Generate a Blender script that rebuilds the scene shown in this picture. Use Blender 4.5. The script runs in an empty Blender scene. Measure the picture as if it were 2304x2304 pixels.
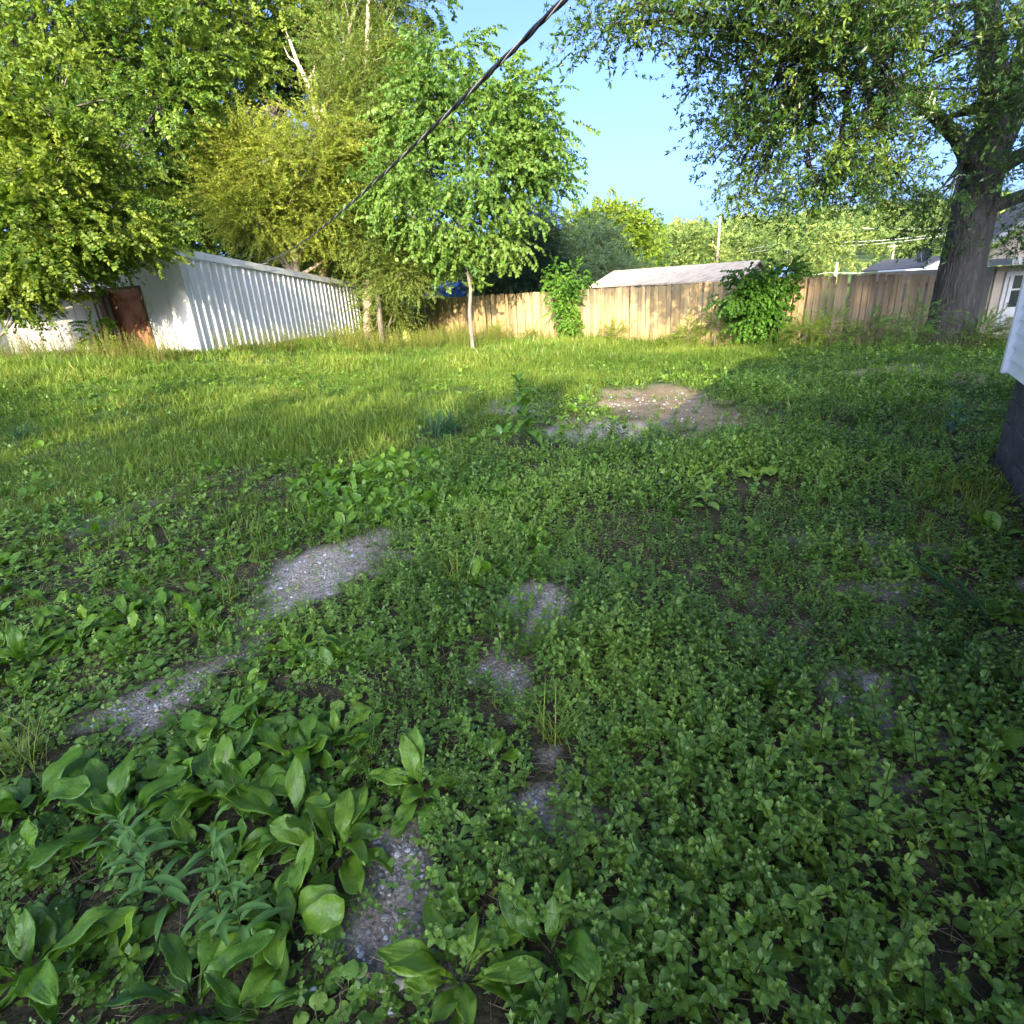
import bpy, math, random
import numpy as np
rs = np.random.RandomState(7)
random.seed(7)
S = bpy.context.scene
COL = S.collection
R = math.radians

# ------------------------------------------------------------------ camera
PITCH, ROLL, FPX, EYE = R(21.3), R(3.7), 1280.0, 1.8
F_ = np.array([0, math.cos(PITCH), -math.sin(PITCH)])
R0_ = np.array([1., 0, 0]); U0_ = np.array([0, math.sin(PITCH), math.cos(PITCH)])
R_ = math.cos(ROLL) * R0_ - math.sin(ROLL) * U0_
U_ = math.sin(ROLL) * R0_ + math.cos(ROLL) * U0_
O_ = np.array([0, 0, EYE])
from mathutils import Matrix, Vector
cam = bpy.data.cameras.new('camera'); cam_o = bpy.data.objects.new('camera', cam); COL.objects.link(cam_o)
cam.sensor_width = 36; cam.lens = 36 * FPX / 2304; cam.clip_start = 0.05; cam.clip_end = 2000
M = Matrix([[R_[i], U_[i], -F_[i], O_[i]] for i in range(3)] + [[0, 0, 0, 1]])
cam_o.matrix_world = M
S.camera = cam_o

# ------------------------------------------------------------------ sky, sun, exposure
SUN_EL, SUN_AZ = R(17), R(6)      # sun low behind the viewer, a little to the left
w = bpy.data.worlds.new('World'); S.world = w; w.use_nodes = True
nt = w.node_tree; nt.nodes.clear()
sky = nt.nodes.new('ShaderNodeTexSky'); sky.sky_type = 'NISHITA'; sky.sun_disc = False
sky.sun_elevation = SUN_EL; sky.sun_rotation = math.pi + SUN_AZ
sky.air_density = 0.28; sky.dust_density = 6.0; sky.ozone_density = 4.2; sky.altitude = 200
bg = nt.nodes.new('ShaderNodeBackground'); bg.inputs['Strength'].default_value = 0.15
wo = nt.nodes.new('ShaderNodeOutputWorld')
nt.links.new(sky.outputs[0], bg.inputs[0]); nt.links.new(bg.outputs[0], wo.inputs[0])
sun = bpy.data.lights.new('sun', 'SUN'); sun.energy = 2.25; sun.angle = R(0.5); sun.color = (1.0, 0.86, 0.62)
sun_o = bpy.data.objects.new('sun', sun); COL.objects.link(sun_o)
sdir = Vector((-math.sin(SUN_AZ) * math.cos(SUN_EL), -math.cos(SUN_AZ) * math.cos(SUN_EL), math.sin(SUN_EL)))
sun_o.rotation_euler = sdir.to_track_quat('Z', 'Y').to_euler()
S.view_settings.view_transform = 'Standard'; S.view_settings.look = 'None'
S.view_settings.exposure = 2.85; S.view_settings.gamma = 1.0
S.render.engine = 'CYCLES'
S.cycles.max_bounces = 6; S.cycles.diffuse_bounces = 3; S.cycles.glossy_bounces = 2
S.cycles.transmission_bounces = 4; S.cycles.transparent_max_bounces = 6
S.cycles.use_denoising = True

# ------------------------------------------------------------------ placing helpers
K = 2304 / 1932.0
def ray(dx, dy): return F_ * FPX + R_ * (dx * K - 1152) - U_ * (dy * K - 1152)
def at(dx, dy, y):
    d = ray(dx, dy); return O_ + d * (y / d[1])
def sst(t): t = np.clip(t, 0, 1); return t * t * (3 - 2 * t)
def gz0(x, y): return 0.8 * sst((-x - 3) / 6.5) * sst((y - 5) / 9.0) - 0.18 * sst((x - 8) / 4) * sst((y - 11) / 4)
def gp(dx, dy):
    z = 0.0
    for _ in range(12):
        d = ray(dx, dy); t = (z - EYE) / d[2]; p = O_ + d * t; z = 0.5 * z + 0.5 * float(gz(p[0], p[1]))
    return p
_tab = np.random.RandomState(3).rand(256, 256)
def vn(x, y, s, seed=0):
    x = np.asarray(x, float) / s + seed * 17.3 + 1000; y = np.asarray(y, float) / s + seed * 9.7 + 1000
    xi = np.floor(x).astype(int); yi = np.floor(y).astype(int); fx = x - xi; fy = y - yi
    fx = fx * fx * (3 - 2 * fx); fy = fy * fy * (3 - 2 * fy)
    a = _tab[xi % 256, yi % 256]; b = _tab[(xi + 1) % 256, yi % 256]; c = _tab[xi % 256, (yi + 1) % 256]; d = _tab[(xi + 1) % 256, (yi + 1) % 256]
    return (a * (1 - fx) + b * fx) * (1 - fy) + (c * (1 - fx) + d * fx) * fy
def gz(x, y):
    return gz0(x, y) + 0.10 * (vn(x, y, 2.2, 1) - .5) + 0.05 * (vn(x, y, .7, 2) - .5)

# ------------------------------------------------------------------ materials
def new_mat(name):
    m = bpy.data.materials.new(name); m.use_nodes = True; nt = m.node_tree
    return m, nt, nt.nodes['Principled BSDF'], nt.nodes['Material Output']
def N(nt, t, **kw):
    n = nt.nodes.new(t)
    for k, v in kw.items(): setattr(n, k, v)
    return n
def ramp(nt, stops):
    r = N(nt, 'ShaderNodeValToRGB'); e = r.color_ramp.elements
    while len(e) < len(stops): e.new(0.5)
    for i, (p, c) in enumerate(stops): e[i].position = p; e[i].color = (*c, 1)
    return r
def surf(name, stops, rough=.7, scale=6, bump=.2, stretch=(1, 1, 1), detail=6, metal=0, spec=.3, bscale=None, bd=.02, island=0):
    m, nt, p, o = new_mat(name)
    tc = N(nt, 'ShaderNodeTexCoord'); mp = N(nt, 'ShaderNodeMapping'); mp.inputs['Scale'].default_value = stretch
    nz = N(nt, 'ShaderNodeTexNoise'); nz.inputs['Scale'].default_value = scale; nz.inputs['Detail'].default_value = detail
    nz.inputs['Roughness'].default_value = .65
    r = ramp(nt, stops); L = nt.links.new
    L(tc.outputs['Object'], mp.inputs[0]); L(mp.outputs[0], nz.inputs[0]); L(nz.outputs[0], r.inputs[0]); L(r.outputs[0], p.inputs['Base Color'])
    nb = N(nt, 'ShaderNodeTexNoise'); nb.inputs['Scale'].default_value = bscale or scale * 4; nb.inputs['Detail'].default_value = 5
    L(mp.outputs[0], nb.inputs[0])
    b = N(nt, 'ShaderNodeBump'); b.inputs['Strength'].default_value = bump; b.inputs['Distance'].default_value = bd
    if island:
        ge = N(nt, 'ShaderNodeNewGeometry'); ir = ramp(nt, [(0, (1 - island,) * 3), (.5, (1 - island * .3, 1 - island * .35, 1 - island * .4)), (1, (1.1, 1.08, 1.05))]); L(ge.outputs['Random Per Island'], ir.inputs[0])
        mm = N(nt, 'ShaderNodeMixRGB', blend_type='MULTIPLY'); mm.inputs[0].default_value = 1; L(r.outputs[0], mm.inputs[1]); L(ir.outputs[0], mm.inputs[2]); L(mm.outputs[0], p.inputs['Base Color'])
    L(nb.outputs[0], b.inputs['Height']); L(b.outputs[0], p.inputs['Normal'])
    p.inputs['Roughness'].default_value = rough; p.inputs['Metallic'].default_value = metal; p.inputs['Specular IOR Level'].default_value = spec
    return m
def leafm(name, c0, c1, c2, tr=.38, rough=.45, stem=(.10, .12, .03), tcol=1.12, spec=.22, wrinkle=0):
    """rnd 0..1 picks the leaf colour, rnd above 1.5 is stem"""
    m, nt, p, o = new_mat(name); L = nt.links.new
    at_ = N(nt, 'ShaderNodeAttribute', attribute_name='rnd')
    r = ramp(nt, [(0, c0), (.25, c1), (.5, c2), (.62, stem)])
    r.color_ramp.elements[2].position = .5
    dv = N(nt, 'ShaderNodeMath', operation='MULTIPLY'); dv.inputs[1].default_value = .5
    L(at_.outputs['Fac'], dv.inputs[0]); L(dv.outputs[0], r.inputs[0]); L(r.outputs[0], p.inputs['Base Color'])
    p.inputs['Roughness'].default_value = rough; p.inputs['Specular IOR Level'].default_value = spec
    if wrinkle:
        tc = N(nt, 'ShaderNodeTexCoord'); nb = N(nt, 'ShaderNodeTexNoise'); nb.inputs['Scale'].default_value = wrinkle; nb.inputs['Detail'].default_value = 3; L(tc.outputs['Object'], nb.inputs[0])
        b = N(nt, 'ShaderNodeBump'); b.inputs['Strength'].default_value = .7; b.inputs['Distance'].default_value = .004; L(nb.outputs[0], b.inputs['Height']); L(b.outputs[0], p.inputs['Normal'])
        n2 = N(nt, 'ShaderNodeTexNoise'); n2.inputs['Scale'].default_value = wrinkle * .35; n2.inputs['Detail'].default_value = 6; n2.inputs['Roughness'].default_value = .7; L(tc.outputs['Object'], n2.inputs[0])
        r2 = ramp(nt, [(.30, (.62, .50, .40)), (.40, (.8, .86, .8)), (.55, (1, 1, 1)), (.75, (1.25, 1.12, 1.0))]); L(n2.outputs[0], r2.inputs[0])
        m2 = N(nt, 'ShaderNodeMixRGB', blend_type='MULTIPLY'); m2.inputs[0].default_value = 1; L(r.outputs[0], m2.inputs[1]); L(r2.outputs[0], m2.inputs[2]); L(m2.outputs[0], p.inputs['Base Color'])
    t = N(nt, 'ShaderNodeBsdfTranslucent'); mx = N(nt, 'ShaderNodeMixShader'); mx.inputs[0].default_value = tr
    mul = N(nt, 'ShaderNodeMixRGB', blend_type='MULTIPLY'); mul.inputs[0].default_value = 1
    mul.inputs[2].default_value = (tcol * 1.25, tcol * 1.3, tcol * .5, 1)
    L(r.outputs[0], mul.inputs[1]); L(mul.outputs[0], t.inputs[0])
    L(p.outputs[0], mx.inputs[1]); L(t.outputs[0], mx.inputs[2]); L(mx.outputs[0], o.inputs[0])
    return m

MT = {}
MT['bark_dark'] = surf('bark_dark', [(.3, (.022, .020, .016)), (.6, (.055, .050, .042)), (.75, (.12, .115, .10))], .9, 5, 1., (3, 3, .6), bscale=9, bd=.08)
MT['bark_grey'] = surf('bark_grey', [(.3, (.09, .07, .05)), (.6, (.2, .17, .13)), (.75, (.3, .27, .22))], .9, 6, .7, (2, 2, .5))
MT['bark_pale'] = surf('bark_pale', [(.3, (.3, .22, .14)), (.7, (.5, .40, .29))], .85, 4, .5, (2, 2, .5))
MT['white_metal'] = surf('white_metal', [(.3, (.33, .32, .29)), (.42, (.46, .46, .45)), (.8, (.56, .56, .57))], .45, 1.6, .05, (3, 3, .5), spec=.5)
MT['white_board'] = surf('white_board', [(.3, (.30, .25, .18)), (.44, (.50, .47, .42)), (.8, (.58, .57, .53))], .6, 1.6, .15, (1.5, 1.5, .5))
MT['cream_board'] = surf('cream_board', [(.3, (.17, .15, .12)), (.6, (.25, .235, .20))], .6, 1.5, .1, (2, 2, .4))
MT['roof_metal'] = surf('roof_metal', [(.3, (.28, .25, .21)), (.6, (.45, .43, .4))], .5, 3, .1)
MT['rust'] = surf('rust', [(.3, (.16, .055, .028)), (.5, (.27, .105, .055)), (.75, (.36, .17, .10))], .7, 3, .3)
MT['brown_trim'] = surf('brown_trim', [(.3, (.06, .035, .02)), (.7, (.13, .08, .05))], .8, 5, .3)
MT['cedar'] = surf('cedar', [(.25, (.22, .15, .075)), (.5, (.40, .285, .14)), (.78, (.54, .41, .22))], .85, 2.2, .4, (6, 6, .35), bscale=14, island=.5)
MT['cedar_old_shaded'] = surf('cedar_old_shaded', [(.25, (.10, .075, .045)), (.5, (.21, .155, .09)), (.78, (.34, .265, .16))], .85, 2.2, .4, (6, 6, .35), bscale=14, island=.5)  # older, browner cedar, darkened further for the shade on the right run
MT['cedar_dark'] = surf('cedar_dark', [(.3, (.08, .055, .035)), (.7, (.18, .13, .08))], .9, 3, .4, (6, 6, .4))
MT['pink_roof'] = surf('pink_roof', [(.35, (.60, .45, .30)), (.5, (.74, .58, .40)), (.6, (.44, .33, .22)), (.7, (.76, .62, .45))], .7, 2.2, .3, (.5, 2.5, 2))
MT['grey_paint'] = surf('grey_paint', [(.3, (.16, .15, .14)), (.7, (.24, .23, .22))], .6, 3, .1)
MT['white_paint'] = surf('white_paint', [(.3, (.68, .68, .67)), (.7, (.78, .78, .77))], .45, 3, .03, spec=.4)
MT['siding_white'] = surf('siding_white', [(.3, (.70, .72, .74)), (.7, (.78, .79, .80))], .4, 2, .03, spec=.45)
MT['siding_tan'] = surf('siding_tan', [(.3, (.26, .21, .15)), (.7, (.34, .28, .20))], .6, 2, .05)
MT['blue_tarp'] = surf('blue_tarp', [(.3, (.02, .09, .32)), (.7, (.05, .17, .50))], .4, 2, .5)
MT['blue_roof'] = surf('blue_roof', [(.3, (.30, .38, .50)), (.7, (.42, .50, .62))], .5, 3, .1)
MT['lime'] = surf('lime', [(.3, (.35, .40, .08)), (.7, (.45, .48, .12))], .5, 3, .1)
MT['block'] = surf('block', [(.3, (.035, .033, .033)), (.7, (.10, .09, .09))], .9, 5, .8)
MT['mortar'] = surf('mortar', [(.3, (.28, .28, .29)), (.7, (.45, .45, .46))], .9, 8, .5)
MT['black'] = surf('black', [(.3, (.008, .008, .012)), (.7, (.02, .02, .026))], .45, 4, .05)
MT['wire'] = surf('wire', [(.3, (.45, .44, .42)), (.7, (.55, .54, .52))], .5, 4, .05)
MT['pole'] = surf('pole', [(.3, (.30, .23, .14)), (.7, (.45, .36, .24))], .9, 3, .3, (3, 3, .3))
MT['shingle'] = surf('shingle', [(.3, (.07, .065, .06)), (.7, (.14, .13, .12))], .9, 8, .3)
MT['stone'] = surf('stone', [(.3, (.40, .33, .24)), (.7, (.55, .47, .36))], .9, 5, .4)
MT['orange'] = surf('orange', [(.3, (.22, .09, .03)), (.7, (.34, .15, .06))], .7, 5, .1)
MT['dead_stick'] = surf('dead_stick', [(.3, (.13, .08, .055)), (.7, (.24, .16, .11))], .9, 9, .4)
m, nt, p, o = new_mat('glass'); p.inputs['Base Color'].default_value = (.02, .024, .024, 1); p.inputs['Roughness'].default_value = .08; p.inputs['Specular IOR Level'].default_value = .8; MT['glass'] = m
MT['shaded_white'] = surf('shaded_white', [(.3, (.30, .29, .27)), (.7, (.40, .39, .36))], .5, 3, .05)  # white paint greyed so its colour carries the shade on this house

# foliage
MT['mint'] = leafm('mint', (.08, .155, .026), (.14, .25, .035), (.24, .37, .052), .34, .36, (.06, .07, .03), spec=.55, wrinkle=160)
MT['plantain'] = leafm('plantain', (.055, .135, .014), (.11, .225, .02), (.20, .33, .03), .3, .36, (.12, .17, .06), spec=.4, wrinkle=90)
MT['lowleaf'] = leafm('lowleaf', (.075, .155, .02), (.13, .24, .03), (.22, .34, .045), .3, .4, spec=.45, wrinkle=130)
MT['grass'] = leafm('grass', (.07, .125, .018), (.135, .205, .026), (.28, .30, .06), .35, .5, (.34, .28, .14))
MT['tallweed'] = leafm('tallweed', (.075, .15, .02), (.15, .25, .03), (.28, .33, .045), .35, .5, (.20, .15, .06))
MT['bluegrass'] = leafm('bluegrass', (.03, .085, .035), (.05, .12, .05), (.08, .16, .06), .25, .4)
MT['silver'] = leafm('silver', (.06, .14, .03), (.09, .19, .045), (.14, .25, .065), .25, .6)
MT['vine'] = leafm('vine', (.035, .10, .012), (.075, .18, .018), (.15, .26, .03), .4, .45, (.2, .13, .07))
MT['f_maple'] = leafm('f_maple', (.028, .07, .008), (.095, .155, .018), (.20, .24, .03), .42, .45, (.14, .11, .08))
MT['f_deep'] = leafm('f_deep', (.022, .06, .008), (.065, .125, .014), (.17, .22, .028), .35, .5, (.13, .10, .07))
MT['f_olive'] = leafm('f_olive', (.09, .14, .014), (.16, .21, .020), (.26, .28, .035), .35, .6, (.30, .20, .10))
MT['f_fine'] = leafm('f_fine', (.05, .10, .016), (.10, .155, .024), (.18, .22, .038), .4, .5, (.25, .17, .09))
MT['f_heart'] = leafm('f_heart', (.045, .11, .02), (.095, .175, .028), (.17, .25, .045), .45, .4, (.28, .20, .11))
MT['f_cedar'] = leafm('f_cedar', (.012, .035, .020), (.022, .055, .030), (.045, .085, .04), .12, .8, (.06, .045, .035))
MT['f_yellow'] = leafm('f_yellow', (.08, .14, .014), (.14, .21, .02), (.22, .28, .035), .4, .5, (.2, .15, .1))
MT['f_oak'] = leafm('f_oak', (.014, .042, .008), (.04, .095, .013), (.14, .20, .022), .3, .38, (.11, .085, .06), spec=.4)
MT['f_forest'] = leafm('f_forest', (.055, .10, .025), (.11, .165, .035), (.19, .225, .05), .3, .7, (.2, .16, .12))

# ------------------------------------------------------------------ object helpers
def prop(o, label=None, cat=None, group=None, kind=None):
    if label: o['label'] = label
    if cat: o['category'] = cat
    if group: o['group'] = group
    if kind: o['kind'] = kind
    return o
def empty(name, loc, label, cat, group=None):
    o = bpy.data.objects.new(name, None); COL.objects.link(o); o.location = [float(v) for v in loc]
    o.empty_display_size = .2
    return prop(o, label, cat, group)
def fastmesh(name, V, T, mats, rnd=None, attrs=None, smooth=False, parent=None, quads=False):
    V = np.asarray(V, np.float32); T = np.asarray(T, np.int32); k = 4 if quads else 3
    off = np.zeros(3)
    if parent is not None:
        off = np.array(parent.matrix_world.translation if parent.parent else parent.location)
        if parent.type == 'MESH' and parent.parent: off = np.array(parent.parent.location)
    me = bpy.data.meshes.new(name)
    me.vertices.add(len(V)); me.vertices.foreach_set('co', (V - off.astype(np.float32)).ravel())
    me.loops.add(T.size); me.loops.foreach_set('vertex_index', T.ravel())
    me.polygons.add(len(T)); me.polygons.foreach_set('loop_start', np.arange(0, T.size, k, dtype=np.int32))
    if smooth: me.polygons.foreach_set('use_smooth', np.ones(len(T), bool))
    if rnd is not None:
        a = me.attributes.new('rnd', 'FLOAT', 'POINT'); a.data.foreach_set('value', np.asarray(rnd, np.float32))
    for an, av in (attrs or {}).items():
        a = me.attributes.new(an, 'FLOAT', 'POINT'); a.data.foreach_set('value', np.asarray(av, np.float32))
    me.update(calc_edges=True)
    for mm in (mats if isinstance(mats, list) else [mats]): me.materials.append(mm)
    o = bpy.data.objects.new(name, me); COL.objects.link(o)
    if parent is not None: o.parent = parent
    return o
class MB:
    def __init__(s): s.v = []; s.f = []
    def add(s, vs, fs):
        b = len(s.v); s.v += [tuple(map(float, q)) for q in vs]; s.f += [tuple(i + b for i in f) for f in fs]; return s
    def box(s, c, sz, ax=None, top=1.0):
        """oriented box; ax = (x axis, y axis, z axis)"""
        ax = ax or (np.array([1., 0, 0]), np.array([0, 1., 0]), np.array([0, 0, 1.])); c = np.array(c, float); P = []
        for z in (-.5, .5):
            k = top if z > 0 else 1
            for x, y in ((-.5, -.5), (.5, -.5), (.5, .5), (-.5, .5)):
                P.append(c + ax[0] * x * sz[0] * k + ax[1] * y * sz[1] * k + ax[2] * z * sz[2])
        return s.add(P, [(3, 2, 1, 0), (4, 5, 6, 7), (0, 1, 5, 4), (1, 2, 6, 5), (2, 3, 7, 6), (3, 0, 4, 7)])
    def tube(s, pts, rad, n=6, cap=True):
        pts = [np.array(q, float) for q in pts]
        if not hasattr(rad, '__len__'): rad = [rad] * len(pts)
        b = len(s.v); u = None
        for i, q in enumerate(pts):
            d = pts[min(i + 1, len(pts) - 1)] - pts[max(i - 1, 0)]; d = d / (np.linalg.norm(d) + 1e-9)
            if u is None:
                u = np.cross(d, [0.3, 1, 0.1] if abs(d[1]) < .9 else [1, 0, 0.2])
            u = u - d * (u @ d); u /= np.linalg.norm(u) + 1e-9; v = np.cross(d, u)
            for k in range(n):
                a = 2 * math.pi * k / n; s.v.append(tuple(q + rad[i] * (math.cos(a) * u + math.sin(a) * v)))
        for i in range(len(pts) - 1):
            for k in range(n):
                a = b + i * n + k; c = b + i * n + (k + 1) % n; s.f.append((a, c, c + n, a + n))
        if cap:
            s.f.append(tuple(b + k for k in range(n))[::-1]); s.f.append(tuple(b + (len(pts) - 1) * n + k for k in range(n)))
        return s
    def build(s, name, mat, parent=None, smooth=False, bevel=0):
        me = bpy.data.meshes.new(name)
        off = (0, 0, 0)
        if parent is not None:
            q = parent
            off = q.location if q.parent is None else q.parent.location if q.parent.parent is None else q.parent.parent.location
        me.from_pydata([(a - off[0], b - off[1], c - off[2]) for a, b, c in s.v], [], s.f); me.update()
        if smooth: me.polygons.foreach_set('use_smooth', np.ones(len(me.polygons), bool))
        me.materials.append(mat)
        o = bpy.data.objects.new(name, me); COL.objects.link(o)
        if parent is not None: o.parent = parent
        if bevel:
            b = o.modifiers.new('bevel', 'BEVEL'); b.width = bevel; b.segments = 2; b.limit_method = 'ANGLE'
        return o
UP = np.array([0, 0, 1.])
def unit(v): v = np.array(v, float); return v / (np.linalg.norm(v) + 1e-12)

# ------------------------------------------------------------------ leaf and plant templates (tri soups with rnd)
PROF = {
    'ovate': ([0, .12, .3, .5, .72, .88, 1], [.05, .55, .95, 1, .72, .38, .02]),
    'plantain': ([0, .2, .3, .42, .6, .78, .92, 1], [.07, .06, .22, .78, 1, .88, .5, .05]),
    'spoon': ([0, .45, .52, .62, .78, .92, 1], [.05, .04, .45, .92, 1, .7, .15]),
    'round': ([0, .5, .54, .66, .8, .93, 1], [.03, .03, .7, 1, .98, .6, .1]),
    'narrow': ([0, .2, .5, .8, 1], [.3, .9, 1, .6, .02]),
    'grass': ([0, .5, .85, 1], [1, .9, .5, .03]),
    'heart': ([0, .03, .15, .4, .7, .9, 1], [.25, .75, 1, .95, .6, .2, .02]),
}
def leaf(L, W, n=4, m=3, a0=30, a1=0, prof='ovate', fold=.25, ridge=0., wave=0., serr=0., twist=0.):
    t = np.linspace(0, 1, n + 1); ts = np.interp(t, [0, 1], [0, 1])
    if prof in ('plantain', 'spoon', 'round'):
        ts = np.concatenate([[0], np.linspace(PROF[prof][0][1], 1, n)])
    elif n <= 2: ts = np.array([0, .45, 1.])[:n + 1]
    wid = np.interp(ts, *PROF[prof]) * W * .5
    ang = np.radians(a0 + (a1 - a0) * ts ** .8)
    dx = np.diff(ts) * L; am = (ang[1:] + ang[:-1]) / 2
    x = np.concatenate([[0], np.cumsum(np.cos(am) * dx)]); z = np.concatenate([[0], np.cumsum(np.sin(am) * dx)])
    c = np.linspace(-1, 1, m); ph = rs.rand() * 6
    V = []
    for i in range(n + 1):
        wv = wid[i] * (1 + (serr * ((i % 2) * 2 - 1) if 0 < i < n else 0))
        for cj in c:
            zz = fold * abs(cj) * wv + (ridge * W * (.5 if round((cj + 1) * (m - 1) / 2) % 2 else -.5) * min(1, wid[i] / (W * .3)) if ridge else 0)
            zz += wave * W * math.sin(ts[i] * 13 + ph + cj) * abs(cj)
            nx, nz = -math.sin(ang[i]), math.cos(ang[i])
            tw = twist * ts[i] * cj * wv
            V.append((x[i] + nx * (zz + tw), cj * wv, z[i] + nz * (zz + tw)))
    T = []
    for i in range(n):
        for j in range(m - 1):
            a = i * m + j; b = a + 1; d = a + m; e = d + 1
            T += [(a, d, b), (b, d, e)]
    return np.array(V), np.array(T)
def kite(L, W, fold=.2, a0=0):
    ca, sa = math.cos(R(a0)), math.sin(R(a0)); f = fold * W
    V = np.array([(0, 0, 0), (.45 * L, W / 2, f), (L, 0, 0), (.45 * L, -W / 2, f)]); V = np.stack([V[:, 0] * ca - V[:, 2] * sa, V[:, 1], V[:, 0] * sa + V[:, 2] * ca], 1)
    return V, np.array([(0, 2, 1), (0, 3, 2)])
def rotz(a): c, s = math.cos(a), math.sin(a); return np.array([[c, -s, 0], [s, c, 0], [0, 0, 1]])
def roty(a): c, s = math.cos(a), math.sin(a); return np.array([[c, 0, s], [0, 1, 0], [-s, 0, c]])
def rotx(a): c, s = math.cos(a), math.sin(a); return np.array([[1, 0, 0], [0, c, -s], [0, s, c]])
class TP:
    def __init__(s): s.V = []; s.T = []; s.r = []; s.n = 0
    def add(s, VT, Rm=None, off=(0, 0, 0), r=0.):
        V, T = VT; V = V @ Rm.T if Rm is not None else V
        s.V.append(V + np.array(off)); s.T.append(T + s.n); s.r.append(np.full(len(V), r)); s.n += len(V); return s
    def stick(s, a, b, w0, w1, r=2.):
        a, b = np.array(a, float), np.array(b, float); d = unit(b - a); u = np.cross(d, [.3, .2, 1]); u = unit(u if np.linalg.norm(u) > .1 else [1, 0, 0]); v = np.cross(d, u)
        P = [a + w0 * (math.cos(q) * u + math.sin(q) * v) for q in (0, 2.1, 4.2)] + [b + w1 * (math.cos(q) * u + math.sin(q) * v) for q in (0, 2.1, 4.2)]
        return s.add((np.array(P), np.array([(0, 1, 4), (0, 4, 3), (1, 2, 5), (1, 5, 4), (2, 0, 3), (2, 3, 5)])), r=r)
    def out(s): return np.concatenate(s.V), np.concatenate(s.T), np.concatenate(s.r)
def scatter(tmpls, pos, Rm, sc, rnd, spread=.45):
    """instances of templates joined into one soup"""
    n = len(pos); idx = rs.randint(len(tmpls), size=n); Vs, Ts, Rr = [], [], []; b = 0
    for k, (V, T, r) in enumerate(tmpls):
        I = np.nonzero(idx == k)[0]
        if not len(I): continue
        W = np.einsum('nij,vj->nvi', Rm[I], V) * sc[I][:, None, None] + pos[I][:, None, :]
        Vs.append(W.reshape(-1, 3)); Ts.append((T[None] + (b + np.arange(len(I)) * len(V))[:, None, None]).reshape(-1, 3))
        rr = np.where(r[None] > 1.5, 2., np.clip(rnd[I][:, None] + (r[None] - .5) * spread, 0, 1)); Rr.append(rr.ravel())
        b += len(I) * len(V)
    return np.concatenate(Vs), np.concatenate(Ts), np.concatenate(Rr)
def frames_up(n, tilt=.2):
    a = rs.rand(n) * 2 * math.pi; z = np.stack([rs.randn(n) * tilt, rs.randn(n) * tilt, np.ones(n)], 1); z /= np.linalg.norm(z, axis=1)[:, None]
    x = np.stack([np.cos(a), np.sin(a), np.zeros(n)], 1); x -= z * (x * z).sum(1)[:, None]; x /= np.linalg.norm(x, axis=1)[:, None]
    return np.stack([x, np.cross(z, x), z], 2)
def frames_dir(D, up=.6, jit=.35):
    D = D / (np.linalg.norm(D, axis=1)[:, None] + 1e-9); n = len(D)
    z = np.stack([rs.randn(n) * jit, rs.randn(n) * jit, np.full(n, up) + rs.randn(n) * jit * .3], 1)
    z -= D * (z * D).sum(1)[:, None]; z /= np.linalg.norm(z, axis=1)[:, None] + 1e-9
    return np.stack([D, np.cross(z, D), z], 2)

def t_mint(near):
    t = TP(); h = .10 + rs.rand() * .17; nn = rs.randint(5, 9) if near else 5; lean = rs.randn(2) * .045; LF = .75 + .65 * rs.rand(); WF = .46 + .26 * rs.rand()
    t.stick((0, 0, 0), (lean[0], lean[1], h), .0022, .0013)
    for i in range(nn):
        f = (i + .6) / nn; z = h * f; c = (lean[0] * f, lean[1] * f, z); L = (.042 - .022 * abs(f - .5) * 1.6) * (1 if f < .9 else .75) * LF
        for k in range(2):
            a = i * math.pi / 2 + k * math.pi + rs.randn() * .3; up = 18 + 38 * f + rs.randn() * 14 - 25 * (f < .3)
            r = .25 + .55 * f + rs.rand() * .2
            if near: t.add(leaf(L, L * WF, 8, 3, up + 15, up - 50, 'ovate', .3, serr=.065, wave=.04), rotz(a), c, r)
            else: t.add(kite(L * 1.25, L * .8, .2, up - 10), rotz(a), c, r)
    for k in range(4 if near else 2):
        t.add(leaf(.018, .011, 2, 3, 60, 30) if near else kite(.022, .014, .2, 55), rotz(rs.rand() * 6.3), (lean[0], lean[1], h), 1)
    return t.out()
def t_plantain(nl, L, hi=True, wide=.5):
    t = TP(); a = rs.rand() * 6
    for i in range(nl):
        a += 2.4 + rs.randn() * .25; l = L * (.6 + .5 * rs.rand()); inner = i / nl
        a0 = 30 + 52 * inner + rs.randn() * 12; a1 = a0 - 30 - rs.rand() * 75
        if hi: lf = leaf(l, l * wide * (.8 + .35 * rs.rand()), 13, 13, a0, a1, 'plantain', .22, ridge=.07, wave=.15, twist=rs.randn() * .5)
        else: lf = leaf(l, l * wide * .9, 5, 3, a0, a1, 'plantain', .3)
        t.add(lf, rotz(a) @ rotx(rs.randn() * .18), (math.cos(a) * .01, math.sin(a) * .01, 0), .2 + .55 * inner * rs.rand() + .25 * rs.rand())
        if hi: t.r[-1] = t.r[-1] + np.where(np.arange(len(t.r[-1])) % 13 % 2 == 0, .10, -.04) + rs.randn(len(t.r[-1])) * .05
    return t.out()
def t_low(n, L, hi):
    t = TP()
    for i in range(n):
        a = rs.rand() * 6.3; l = L * (.6 + .7 * rs.rand()); a0 = 50 + rs.rand() * 35; off = rs.randn(3) * [.025, .025, 0]
        t.add(leaf(l, l * .55, 7 if hi else 4, 5 if hi else 3, a0, a0 - 75, 'round', .15, wave=.04 if hi else 0), rotz(a), off, rs.rand())
    return t.out()
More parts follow.
